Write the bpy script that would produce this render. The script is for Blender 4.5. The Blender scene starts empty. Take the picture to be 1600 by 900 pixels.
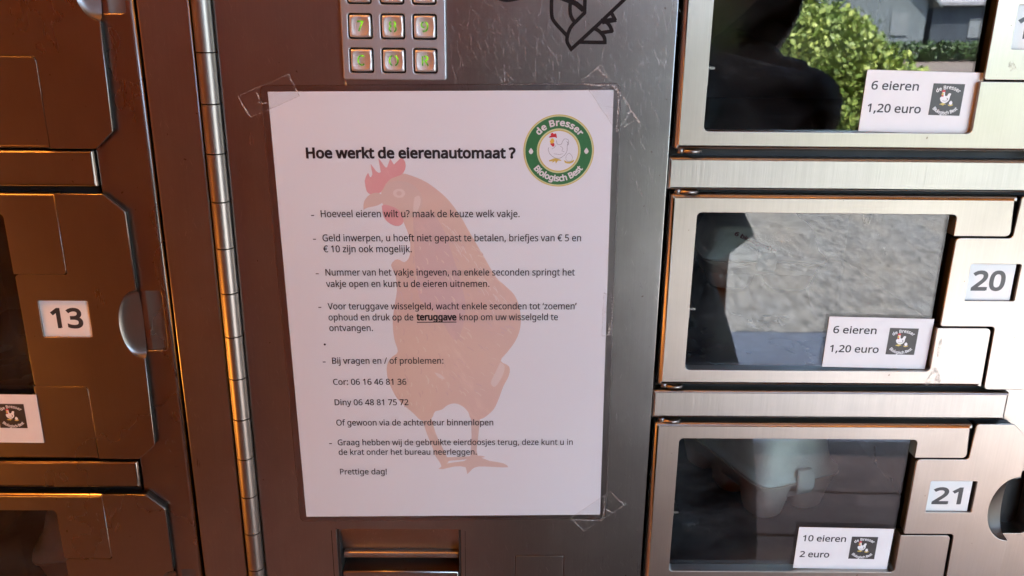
import bpy, bmesh, math, random, json
from mathutils import Vector, Matrix, Euler
from mathutils.geometry import tessellate_polygon
random.seed(7)
R = math.radians
scn = bpy.context.scene
col = scn.collection

# ------------------------------------------------------------------ camera
cam_d = bpy.data.cameras.new("camera")
cam = bpy.data.objects.new("camera", cam_d)
col.objects.link(cam)
cam_d.sensor_width = 36.0
cam_d.lens = 1317.8 / 1600 * 36
cam_d.clip_start = 0.01
cam_d.clip_end = 500
cam_d.dof.use_dof = True
cam_d.dof.focus_distance = 0.575
cam_d.dof.aperture_fstop = 20.0
rot = (Matrix.Rotation(-0.009493, 4, 'Z') @ Matrix.Rotation(-0.312197, 4, 'X')
       @ Matrix.Rotation(-0.010527, 4, 'Y') @ Matrix.Rotation(math.pi / 2, 4, 'X'))
cam.matrix_world = Matrix.Translation((0.03739, -0.52501, 0.19234)) @ rot
scn.camera = cam

# ------------------------------------------------------------------ sky and sun
SUN_EL, SUN_AZ = 62.0, 12.0          # azimuth measured from +Y (behind the machine) towards +X
world = bpy.data.worlds.new("World")
scn.world = world
world.use_nodes = True
wn = world.node_tree
bg = wn.nodes['Background']
sky = wn.nodes.new('ShaderNodeTexSky')
sky.sky_type = 'NISHITA'
sky.sun_disc = False
sky.sun_elevation = R(SUN_EL)
sky.sun_rotation = R(SUN_AZ)
sky.air_density = 1.0
sky.dust_density = 1.5
wn.links.new(sky.outputs[0], bg.inputs[0])
bg.inputs[1].default_value = 0.145
sun_d = bpy.data.lights.new("sun", 'SUN')
sun_d.energy = 2.8
sun_d.angle = R(0.5)
sun_d.color = (1.0, 0.95, 0.87)
sun = bpy.data.objects.new("sun", sun_d)
col.objects.link(sun)
sd = Vector((math.sin(R(SUN_AZ)) * math.cos(R(SUN_EL)), math.cos(R(SUN_AZ)) * math.cos(R(SUN_EL)), math.sin(R(SUN_EL))))
sun.rotation_euler = sd.to_track_quat('Z', 'Y').to_euler()
sun.location = (1, 3, 5)

scn.view_settings.view_transform = 'Standard'
scn.view_settings.look = 'None'
scn.view_settings.gamma = 1.0
scn.view_settings.use_curve_mapping = False
scn.view_settings.exposure = 4.03
scn.render.engine = 'CYCLES'
scn.cycles.max_bounces = 8
scn.cycles.diffuse_bounces = 3
scn.cycles.glossy_bounces = 5
scn.cycles.transparent_max_bounces = 24
scn.cycles.caustics_reflective = False
scn.cycles.caustics_refractive = False
scn.cycles.sample_clamp_indirect = 6.0
scn.cycles.use_denoising = True

# ------------------------------------------------------------------ materials
def lk(nt, a, b): nt.links.new(a, b)

def base_mat(name):
    m = bpy.data.materials.new(name); m.use_nodes = True
    nt = m.node_tree
    return m, nt, nt.nodes['Principled BSDF']

def node(nt, t, **kw):
    n = nt.nodes.new(t)
    for k, v in kw.items(): setattr(n, k, v)
    return n

def coords(nt, scale=(1, 1, 1), rotz=(0, 0, 0), kind='Object'):
    tc = node(nt, 'ShaderNodeTexCoord'); mp = node(nt, 'ShaderNodeMapping')
    mp.inputs['Scale'].default_value = scale; mp.inputs['Rotation'].default_value = rotz
    if any(rotz):
        m0 = node(nt, 'ShaderNodeMapping'); m0.inputs['Rotation'].default_value = rotz
        mp.inputs['Rotation'].default_value = (0, 0, 0)
        lk(nt, tc.outputs[kind], m0.inputs[0]); lk(nt, m0.outputs[0], mp.inputs[0])
    else: lk(nt, tc.outputs[kind], mp.inputs[0])
    return mp.outputs[0]

def noise(nt, vec, scale, detail=2.0, rough=0.5):
    n = node(nt, 'ShaderNodeTexNoise'); n.inputs['Scale'].default_value = scale
    n.inputs['Detail'].default_value = detail; n.inputs['Roughness'].default_value = rough
    lk(nt, vec, n.inputs['Vector']); return n.outputs['Fac']

def rng(nt, v, a, b, c, d, clamp=True):
    n = node(nt, 'ShaderNodeMapRange'); n.clamp = clamp
    for i, x in enumerate((a, b, c, d)): n.inputs[i + 1].default_value = x
    lk(nt, v, n.inputs[0]); return n.outputs[0]

def math_(nt, op, a, b):
    n = node(nt, 'ShaderNodeMath', operation=op)
    for i, x in enumerate((a, b)):
        if hasattr(x, 'links'): lk(nt, x, n.inputs[i])
        else: n.inputs[i].default_value = x
    return n.outputs[0]

def mixc(nt, f, a, b):
    n = node(nt, 'ShaderNodeMix', data_type='RGBA')
    if hasattr(f, 'links'): lk(nt, f, n.inputs[0])
    else: n.inputs[0].default_value = f
    for i, x in ((6, a), (7, b)):
        if hasattr(x, 'links'): lk(nt, x, n.inputs[i])
        else: n.inputs[i].default_value = (*x, 1)
    return n.outputs[2]

def bump(nt, h, strength, dist, prev=None):
    n = node(nt, 'ShaderNodeBump'); n.inputs['Strength'].default_value = strength
    n.inputs['Distance'].default_value = dist
    lk(nt, h, n.inputs['Height'])
    if prev is not None: lk(nt, prev, n.inputs['Normal'])
    return n.outputs[0]

def steel(name, base=(0.60, 0.585, 0.56), rough=0.34, aniso=0.55, grain=1.0, scratch=1.0, horiz=False, coarse=False):
    """brushed stainless steel, grain running up and down"""
    m, nt, b = base_mat(name)
    b.inputs['Metallic'].default_value = 1.0
    kind = 'Object'
    gs = (700, 700, 22) if coarse else (1500, 1500, 18)
    if horiz: gs = (gs[2], gs[1], gs[0])
    g1 = noise(nt, coords(nt, gs, kind=kind), 1.0, 3, 0.6)
    g2 = noise(nt, coords(nt, tuple(v * 0.28 for v in gs), kind=kind), 1.0, 2, 0.6)
    sm = noise(nt, coords(nt, (9, 9, 6), kind=kind), 1.0, 4, 0.62)
    sm2 = noise(nt, coords(nt, (45, 45, 34), kind=kind), 1.0, 3, 0.6)
    # short wiping scratches, slanting
    s1 = noise(nt, coords(nt, (1900, 600, 110), (0, R(24), 0), kind=kind), 1.0, 1, 0.5)
    s2 = noise(nt, coords(nt, (1700, 600, 90), (0, R(-17), 0), kind=kind), 1.0, 1, 0.5)
    mask = rng(nt, noise(nt, coords(nt, (60, 60, 60), kind=kind), 1.0, 1, 0.5), 0.45, 0.68, 0, 1)
    sc = math_(nt, 'MULTIPLY', math_(nt, 'ADD', rng(nt, s1, 0.66, 0.78, 0, 1), rng(nt, s2, 0.68, 0.80, 0, 1)), mask)
    lum = math_(nt, 'ADD', rng(nt, g1, 0.25, 0.75, 1 - .05 * grain ** .5, 1 + .04 * grain ** .5, False), rng(nt, g2, 0.3, 0.7, -0.02 * grain ** .5, 0.02 * grain ** .5, False))
    lum = math_(nt, 'ADD', lum, rng(nt, sm2, 0.3, 0.7, -0.035, 0.035, False))
    bc = node(nt, 'ShaderNodeMix', data_type='RGBA', blend_type='MULTIPLY'); bc.inputs[0].default_value = 1
    bc.inputs[6].default_value = (*base, 1)
    cmb = node(nt, 'ShaderNodeCombineColor')
    for i in range(3): lk(nt, lum, cmb.inputs[i])
    lk(nt, cmb.outputs[0], bc.inputs[7])
    bl = rng(nt, noise(nt, coords(nt, (14, 14, 11)), 1.0, 5, 0.68), 0.5, 0.74, 0, 0.22 * min(1, scratch * 1.5))
    haze = mixc(nt, bl, bc.outputs[2], (0.55, 0.55, 0.56))
    spk = rng(nt, noise(nt, coords(nt, (300, 300, 260)), 1.0, 1, 0.5), 0.775, 0.80, 0, 0.75)
    haze = mixc(nt, spk, haze, (0.16, 0.12, 0.09))
    c2 = mixc(nt, math_(nt, 'MULTIPLY', sc, 0.34 * scratch), haze, (0.93, 0.92, 0.90))
    lk(nt, c2, b.inputs['Base Color'])
    rgh = math_(nt, 'ADD', rng(nt, sm, 0.3, 0.7, rough - 0.03, rough + 0.03, False), rng(nt, g1, 0.3, 0.7, -0.008 * grain, 0.008 * grain, False))
    rgh = math_(nt, 'ADD', rgh, math_(nt, 'MULTIPLY', sc, 0.05 * scratch))
    lk(nt, rgh, b.inputs['Roughness'])
    b.inputs['Anisotropic'].default_value = aniso
    tg = node(nt, 'ShaderNodeCombineXYZ')
    tg.inputs[2 if horiz else 0].default_value = 1.0
    lk(nt, tg.outputs[0], b.inputs['Tangent'])
    n1 = bump(nt, g1, 0.10 * grain, 0.0004)
    n2 = bump(nt, sc, 0.05 * scratch, 0.0002, n1)
    lk(nt, n2, b.inputs['Normal'])
    return m

def plain(name, c, rough=0.5, metal=0.0, var=0.12, vs=60, bmp=0.0, bs=400, spec=0.5, coat=0.0, c2=None):
    m, nt, b = base_mat(name)
    v = noise(nt, coords(nt), vs, 4, 0.6)
    lo = tuple(x * (1 - var) for x in c); hi = c2 or tuple(min(1, x * (1 + var)) for x in c)
    lk(nt, mixc(nt, rng(nt, v, 0.3, 0.7, 0, 1), lo, hi), b.inputs['Base Color'])
    lk(nt, rng(nt, v, 0.3, 0.7, rough * 0.9, min(1, rough * 1.1)), b.inputs['Roughness'])
    b.inputs['Metallic'].default_value = metal
    b.inputs['Specular IOR Level'].default_value = spec
    b.inputs['Coat Weight'].default_value = coat
    if bmp: lk(nt, bump(nt, noise(nt, coords(nt), bs, 3, 0.6), bmp, 0.001), b.inputs['Normal'])
    return m

def pane_mat(name, f0, tint=(0.9, 0.93, 0.92), rough=0.0, dirt=0.0, edge_gain=1.0):
    """clear sheet: schlick mirror over a clear, slightly tinted see-through body"""
    m = bpy.data.materials.new(name); m.use_nodes = True
    nt = m.node_tree; nt.nodes.clear()
    out = node(nt, 'ShaderNodeOutputMaterial')
    tr = node(nt, 'ShaderNodeBsdfTransparent'); tr.inputs[0].default_value = (*tint, 1)
    gl = node(nt, 'ShaderNodeBsdfGlossy'); gl.inputs['Roughness'].default_value = rough
    lw = node(nt, 'ShaderNodeLayerWeight'); lw.inputs[0].default_value = 0.5
    p = math_(nt, 'POWER', lw.outputs['Facing'], 5.0)
    fac = math_(nt, 'MULTIPLY_ADD', p, (1 - f0) * edge_gain)
    fac.node.inputs[2].default_value = f0
    mx = node(nt, 'ShaderNodeMixShader'); lk(nt, fac, mx.inputs[0])
    lk(nt, tr.outputs[0], mx.inputs[1]); lk(nt, gl.outputs[0], mx.inputs[2])
    wav = noise(nt, coords(nt, (1, 1, 1)), 14, 1, 0.5)
    lk(nt, bump(nt, wav, 0.008, 0.01), gl.inputs['Normal'])
    last = mx.outputs[0]
    if dirt:
        a = noise(nt, coords(nt, (10, 10, 22), (0, R(12), 0)), 1.0, 5, 0.65)
        s = noise(nt, coords(nt, (40, 300, 500), (0, R(-10), 0)), 1.0, 2, 0.6)
        d = noise(nt, coords(nt), 420, 1, 0.5)
        f = math_(nt, 'ADD', rng(nt, a, 0.45, 0.8, 0, dirt), rng(nt, math_(nt, 'MULTIPLY', s, a), 0.33, 0.5, 0, dirt * 1.6))
        f = math_(nt, 'ADD', f, rng(nt, d, 0.76, 0.84, 0, dirt * 3))
        df = node(nt, 'ShaderNodeBsdfDiffuse'); df.inputs[0].default_value = (0.75, 0.78, 0.8, 1)
        m2 = node(nt, 'ShaderNodeMixShader'); lk(nt, f, m2.inputs[0]); lk(nt, last, m2.inputs[1]); lk(nt, df.outputs[0], m2.inputs[2])
        last = m2.outputs[0]
    lk(nt, last, out.inputs[0])
    return m

M = {}
M['panel'] = steel('brushed_steel_panel', base=(0.37, 0.365, 0.35), rough=0.30, aniso=0.25, scratch=1.5, grain=0.7)
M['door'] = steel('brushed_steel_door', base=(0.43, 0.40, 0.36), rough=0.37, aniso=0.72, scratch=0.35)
M['door_shaded'] = steel('brushed_steel_shaded_copy', base=(0.33, 0.30, 0.265), rough=0.28, aniso=0.1, scratch=0.12, grain=0.08)  # left cabinet: darker copy of the door steel, shade set into its base colour
M['bar'] = steel('coarse_brushed_steel', base=(0.43, 0.415, 0.385), rough=0.40, aniso=0.65, scratch=0.2, coarse=True, grain=2.0)
M['hinge'] = steel('hinge_steel', base=(0.35, 0.32, 0.29), rough=0.38, aniso=0.2, scratch=0.2, grain=0.6)
M['keypad'] = steel('satin_cast_metal', base=(0.52, 0.56, 0.60), rough=0.48, aniso=0.0, scratch=0.2, grain=0.3)
M['key'] = steel('key_metal', base=(0.80, 0.78, 0.75), rough=0.46, aniso=0.0, scratch=0.2, grain=0.2)
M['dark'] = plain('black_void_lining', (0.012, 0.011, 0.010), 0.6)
M['liner'] = plain('dark_painted_lining', (0.06, 0.06, 0.06), 0.22, 0.0, 0.3, 20, spec=0.5)
M['black'] = plain('black_ink', (0.010, 0.009, 0.010), 0.75, var=0.3, vs=400, spec=0.15)
M['ink'] = plain('printer_ink', (0.015, 0.013, 0.016), 0.45, var=0.2, vs=300)
M['badge'] = plain('badge_black', (0.030, 0.026, 0.024), 0.4, var=0.2, vs=300)
M['label'] = plain('label_paper', (0.74, 0.74, 0.73), 0.45, var=0.03, vs=60)
M['number'] = plain('number_card', (0.78, 0.775, 0.73), 0.25, var=0.03, vs=80, coat=0.3)
M['number_ink'] = plain('number_ink', (0.03, 0.032, 0.035), 0.35, var=0.1)
M['green'] = plain('print_green', (0.035, 0.19, 0.062), 0.45, var=0.1, vs=300)
M['lime'] = plain('print_pale_yellow', (0.62, 0.68, 0.35), 0.45, var=0.05)
M['gold'] = plain('print_gold', (0.66, 0.50, 0.10), 0.45, var=0.08)
M['yellow'] = plain('print_yellow', (0.80, 0.55, 0.08), 0.45, var=0.08)
M['red'] = plain('print_red', (0.62, 0.035, 0.045), 0.45, var=0.08)
M['white'] = plain('print_white', (0.78, 0.78, 0.77), 0.45, var=0.02)
M['pane'] = pane_mat('clear_pane', 0.058, (0.965, 0.98, 0.975), dirt=0.016)
M['pouch'] = pane_mat('laminate_film', 0.03, (0.90, 0.885, 0.90), rough=0.16)
M['film_edge'] = pane_mat('laminate_fused_edge', 0.16, (0.80, 0.77, 0.77), rough=0.3)
M['tape'] = pane_mat('clear_tape', 0.035, (0.995, 0.993, 0.99), rough=0.2, dirt=0.07)

def crease_mat():
    m = bpy.data.materials.new('tape_crease'); m.use_nodes = True
    nt = m.node_tree; b = nt.nodes['Principled BSDF']
    b.inputs['Base Color'].default_value = (0.75, 0.74, 0.72, 1); b.inputs['Roughness'].default_value = 0.3
    f = noise(nt, coords(nt), 900, 3, 0.7)
    lk(nt, rng(nt, f, 0.42, 0.62, 0.0, 0.85), b.inputs['Alpha'])
    return m
M['crease'] = crease_mat()

def led():
    m, nt, b = base_mat('backlit_green')
    v = noise(nt, coords(nt), 260, 2, 0.5)
    lk(nt, mixc(nt, rng(nt, v, 0.4, 0.62, 0, 1), (0.02, 0.10, 0.01), (0.16, 0.5, 0.02)), b.inputs['Base Color'])
    b.inputs['Roughness'].default_value = 0.4
    lk(nt, mixc(nt, rng(nt, v, 0.4, 0.65, 0, 1), (0.06, 0.4, 0.0), (0.30, 1.0, 0.01)), b.inputs['Emission Color'])
    lk(nt, rng(nt, v, 0.3, 0.6, 0.018, 0.05), b.inputs['Emission Strength'])
    return m
M['led'] = led()

def paper_mat():
    m, nt, b = base_mat('notice_paper')
    v = noise(nt, coords(nt), 8, 2, 0.5)
    lk(nt, mixc(nt, rng(nt, v, 0.3, 0.7, 0, 1), (0.79, 0.85, 0.88), (0.81, 0.87, 0.90)), b.inputs['Base Color'])
    b.inputs['Roughness'].default_value = 0.55
    lk(nt, bump(nt, noise(nt, coords(nt, (1, 1, .6)), 13, 1, .4), 0.35, 0.004), b.inputs['Normal'])
    return m
M['paper'] = paper_mat()

def hen_mat(name, a, c):
    """faded colour print: patchy warm plumage on the sheet"""
    m, nt, b = base_mat(name)
    v1 = noise(nt, coords(nt, (1, 1, 0.55), (0, R(28), 0)), 38, 4, 0.62)
    v2 = noise(nt, coords(nt, (260, 1, 60), (0, R(32), 0)), 1.0, 3, 0.6)
    v3 = noise(nt, coords(nt), 14, 1, 0.5)
    c1 = mixc(nt, rng(nt, v3, 0.35, 0.65, 0, 1), a, c)
    hi = tuple(min(0.86, x * 1.15 + 0.04) for x in c)
    f = math_(nt, 'MULTIPLY', rng(nt, v1, 0.55, 0.8, 0, 1), rng(nt, v2, 0.42, 0.62, 0, 0.9))
    lk(nt, mixc(nt, f, c1, hi), b.inputs['Base Color'])
    b.inputs['Roughness'].default_value = 0.5
    return m
M['hen'] = hen_mat('faded_plumage_print', (0.71, 0.545, 0.49), (0.76, 0.59, 0.485))
M['hen_pink'] = hen_mat('faded_neck_print', (0.68, 0.54, 0.55), (0.70, 0.52, 0.46))
M['hen_mid'] = hen_mat('faded_streak_print', (0.76, 0.64, 0.56), (0.79, 0.68, 0.57))
M['hen_red'] = hen_mat('faded_comb_print', (0.76, 0.38, 0.39), (0.77, 0.46, 0.46))
M['hen_horn'] = hen_mat('faded_beak_print', (0.68, 0.56, 0.52), (0.74, 0.59, 0.50))
M['hen_pale'] = hen_mat('faded_pale_print', (0.76, 0.66, 0.62), (0.79, 0.70, 0.64))
M['pulp'] = plain('grey_green_pulp', (0.72, 0.71, 0.57), 0.9, var=0.1, vs=40, bmp=0.5, bs=700)
M['pulp_tray'] = plain('buff_pulp', (0.62, 0.50, 0.36), 0.9, var=0.12, vs=40, bmp=0.5, bs=700)
M['carton_red'] = plain('dark_red_print', (0.22, 0.03, 0.03), 0.7)
M['grime'] = plain('dried_drip', (0.42, 0.28, 0.14), 0.6)

# ------------------------------------------------------------------ mesh helpers (millimetres in, metres out)
S = 0.001
def link(o, parent=None):
    col.objects.link(o)
    if parent is not None: o.parent = parent
    return o

def empty(name, loc, label=None, cat=None, group=None, kind=None, rot=(0, 0, 0)):
    o = bpy.data.objects.new(name, None); o.empty_display_size = 0.05
    link(o); o.location = loc; o.rotation_euler = rot
    tag(o, label, cat, group, kind); return o

def tag(o, label=None, cat=None, group=None, kind=None):
    if label: o['label'] = label
    if cat: o['category'] = cat
    if group: o['group'] = group
    if kind: o['kind'] = kind
    return o

def finish(name, bm, mats, parent=None, smooth=False, angle=35, local=False):
    me = bpy.data.meshes.new(name)
    bmesh.ops.recalc_face_normals(bm, faces=bm.faces)
    bm.to_mesh(me); bm.free()
    if not isinstance(mats, (list, tuple)): mats = [mats]
    for m_ in mats: me.materials.append(m_)
    if smooth:
        for p in me.polygons: p.use_smooth = True
        me.set_sharp_from_angle(angle=R(angle))
    o = bpy.data.objects.new(name, me)
    return link(o, parent)

def rounded(pts, rad, seg=6):
    """pts counter-clockwise [(x,z)], rad number or list; returns filleted outline"""
    n = len(pts); out = []
    rs = rad if isinstance(rad, (list, tuple)) else [rad] * n
    for i in range(n):
        p = Vector(pts[i]); a = Vector(pts[i - 1]); b = Vector(pts[(i + 1) % n]); r = rs[i]
        da = (a - p); db = (b - p); la, lb = da.length, db.length
        da.normalize(); db.normalize()
        ang = math.acos(max(-1, min(1, da.dot(db))))
        if r <= 0.01 or ang > math.pi - 0.02: out.append((p.x, p.y)); continue
        t = min(r / math.tan(ang / 2), la * 0.49, lb * 0.49); r = t * math.tan(ang / 2)
        c = p + (da + db).normalized() * (r / math.sin(ang / 2))
        s0 = p + da * t; s1 = p + db * t
        a0 = math.atan2(s0.y - c.y, s0.x - c.x); a1 = math.atan2(s1.y - c.y, s1.x - c.x)
        d = (a1 - a0 + math.pi) % (2 * math.pi) - math.pi
        for k in range(seg + 1):
            th = a0 + d * k / seg
            out.append((c.x + r * math.cos(th), c.y + r * math.sin(th)))
    return out

def area(p): return sum(p[i - 1][0] * p[i][1] - p[i][0] * p[i - 1][1] for i in range(len(p))) / 2

def clean(p):
    q = []
    for v in p:
        if not q or (abs(v[0] - q[-1][0]) + abs(v[1] - q[-1][1])) > 1e-4: q.append(tuple(v))
    while len(q) > 2 and abs(q[0][0] - q[-1][0]) + abs(q[0][1] - q[-1][1]) < 1e-4: q.pop()
    return q

def inset(p, ds):
    n = len(p); out = []
    for i in range(n):
        a, b, c = Vector(p[i - 1]), Vector(p[i]), Vector(p[(i + 1) % n])
        e1 = (b - a).normalized(); e2 = (c - b).normalized()
        n1 = Vector((-e1.y, e1.x)); n2 = Vector((-e2.y, e2.x))
        k = n1 + n2; den = max(0.25, 1 + n1.dot(n2))
        q = b + k * (ds[i] / den)
        out.append((q.x, q.y))
    return out

def plate(name, outline, holes, yf, depth, mat, parent=None, r=0.4, rf=None, rh=0.25, back=False):
    """sheet or box facing the viewer: rounded front edges, holes with walls"""
    outline = clean(outline)
    if area(outline) < 0: outline = outline[::-1]
    bm = bmesh.new()
    def ring(p, y): return [bm.verts.new((v[0] * S, (y if not hasattr(y, '__len__') else y[i]) * S, v[1] * S)) for i, v in enumerate(p)]
    def bridge(a, b, sm=True):
        n = len(a)
        for i in range(n):
            f = bm.faces.new((a[i], a[(i + 1) % n], b[(i + 1) % n], b[i])); f.smooth = sm
    def edge(p, rr, sign):
        n = len(p); K = 5
        prev = ring(p, yf + depth)
        last = p
        for k in range(K + 1):
            th = math.pi / 2 * k / K
            q = inset(p, [sign * rr[i] * (1 - math.cos(th)) for i in range(n)])
            cur = ring(q, [yf + rr[i] * (1 - math.sin(th)) for i in range(n)])
            bridge(prev, cur, k > 0); prev = cur; last = q
        return prev, last
    rr = [rf(v) if rf else r for v in outline]
    v0, p0 = edge(outline, rr, 1)
    loops_v, loops_p = [v0], [p0]
    for h in holes:
        h = clean(h)
        if area(h) < 0: h = h[::-1]
        v1, p1 = edge(h, [rh] * len(h), -1)
        loops_v.append(v1); loops_p.append(p1)
    allv = [v for l in loops_v for v in l]
    tris = tessellate_polygon([[Vector((v[0], v[1], 0)) for v in l] for l in loops_p])
    for t in tris:
        try:
            f = bm.faces.new([allv[i] for i in t]); f.smooth = False
        except ValueError: pass
    if back:
        bm.faces.new([bm.verts.new((v[0] * S, (yf + depth) * S, v[1] * S)) for v in outline])
    me = bpy.data.meshes.new(name)
    # orient: front faces towards -Y
    bm.normal_update()
    bmesh.ops.recalc_face_normals(bm, faces=bm.faces)
    bm.normal_update()
    fl = max(bm.faces, key=lambda f: f.calc_area() if abs(f.normal.y) > 0.9 else 0)
    if fl.normal.y > 0: bmesh.ops.reverse_faces(bm, faces=bm.faces)
    bm.to_mesh(me); bm.free()
    me.materials.append(mat)
    o = bpy.data.objects.new(name, me)
    return link(o, parent)

def rect(x0, z0, x1, z1): return [(x0, z0), (x1, z0), (x1, z1), (x0, z1)]

def flat(name, polys, y, mat, parent=None, thick=0.0):
    """flat print: list of outlines (each may be (outline, [holes])) as one thin sheet"""
    bm = bmesh.new()
    for P in polys:
        o, hs = P if isinstance(P, tuple) and len(P) == 2 and isinstance(P[1], list) and isinstance(P[0], list) else (P, [])
        loops = [clean(o)] + [clean(h) for h in hs]
        vs = [bm.verts.new((v[0] * S, y * S, v[1] * S)) for l in loops for v in l]
        for t in tessellate_polygon([[Vector((v[0], v[1], 0)) for v in l] for l in loops]):
            try: bm.faces.new([vs[i] for i in t])
            except ValueError: pass
    bm.normal_update()
    for f in bm.faces:
        if f.normal.y > 0: f.normal_flip()
    me = bpy.data.meshes.new(name); bm.to_mesh(me); bm.free(); me.materials.append(mat)
    return link(bpy.data.objects.new(name, me), parent)

def smooth_line(pts, k=6):
    """catmull-rom through points"""
    out = []
    P = [pts[0]] + list(pts) + [pts[-1]]
    for i in range(1, len(P) - 2):
        a, b, c, d = (Vector(P[i + j]) for j in (-1, 0, 1, 2))
        for s in range(k):
            t = s / k
            q = 0.5 * ((2 * b) + (c - a) * t + (2 * a - 5 * b + 4 * c - d) * t * t + (3 * b - a - 3 * c + d) * t ** 3)
            out.append((q.x, q.y))
    out.append(tuple(pts[-1])); return out

def ribbon(pts, w, taper=None):
    """outline quads of a stroke of width w along pts (mitred); returns polygon"""
    n = len(pts); L, Rr = [], []
    for i in range(n):
        a = Vector(pts[max(0, i - 1)]); b = Vector(pts[i]); c = Vector(pts[min(n - 1, i + 1)])
        e1 = (b - a).normalized() if i > 0 else (c - b).normalized()
        e2 = (c - b).normalized() if i < n - 1 else e1
        n1 = Vector((-e1.y, e1.x)); n2 = Vector((-e2.y, e2.x))
        k = (n1 + n2) / max(0.4, 1 + n1.dot(n2))
        ww = w * (taper(i / (n - 1)) if taper else 1)
        L.append(tuple(b + k * ww / 2)); Rr.append(tuple(b - k * ww / 2))
    return L, Rr

def strokes(name, lines, w, y, mat, parent=None):
    bm = bmesh.new()
    for n_, item in enumerate(lines):
        pts, ww = (item if isinstance(item, tuple) and isinstance(item[0], list) else (item, w))
        L, Q = ribbon(pts, ww)
        yy = y - (0.004 if len(lines) < 40 else 0.00008) * n_
        a = [bm.verts.new((p[0] * S, yy * S, p[1] * S)) for p in L]
        b = [bm.verts.new((p[0] * S, yy * S, p[1] * S)) for p in Q]
        for i in range(len(a) - 1): bm.faces.new((a[i], a[i + 1], b[i + 1], b[i]))
    bm.normal_update()
    for f in bm.faces:
        if f.normal.y > 0: f.normal_flip()
    me = bpy.data.meshes.new(name); bm.to_mesh(me); bm.free(); me.materials.append(mat)
    return link(bpy.data.objects.new(name, me), parent)

def box(bm, x0, y0, z0, x1, y1, z1, s=S):
    v = [bm.verts.new((x * s, y * s, z * s)) for x in (x0, x1) for y in (y0, y1) for z in (z0, z1)]
    for f in ((0, 1, 3, 2), (4, 6, 7, 5), (0, 4, 5, 1), (2, 3, 7, 6), (0, 2, 6, 4), (1, 5, 7, 3)):
        bm.faces.new([v[i] for i in f])

def boxes(name, L, mat, parent=None, s=S, bev=0.0):
    bm = bmesh.new()
    for b in L: box(bm, *b, s=s)
    if bev: bmesh.ops.bevel(bm, geom=list(bm.edges), offset=bev, segments=2, affect='EDGES', profile=0.6)
    return finish(name, bm, mat, parent)

def cyl(bm, p0, p1, r, n=20, s=S, cap=True):
    p0, p1 = Vector(p0) * s, Vector(p1) * s; r *= s
    d = (p1 - p0).normalized(); u = d.orthogonal().normalized(); w = d.cross(u)
    A = [bm.verts.new(p0 + (u * math.cos(2 * math.pi * i / n) + w * math.sin(2 * math.pi * i / n)) * r) for i in range(n)]
    B = [bm.verts.new(p1 + (u * math.cos(2 * math.pi * i / n) + w * math.sin(2 * math.pi * i / n)) * r) for i in range(n)]
    for i in range(n):
        f = bm.faces.new((A[i], A[(i + 1) % n], B[(i + 1) % n], B[i])); f.smooth = True
    if cap: bm.faces.new(A[::-1]); bm.faces.new(B)

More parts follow.
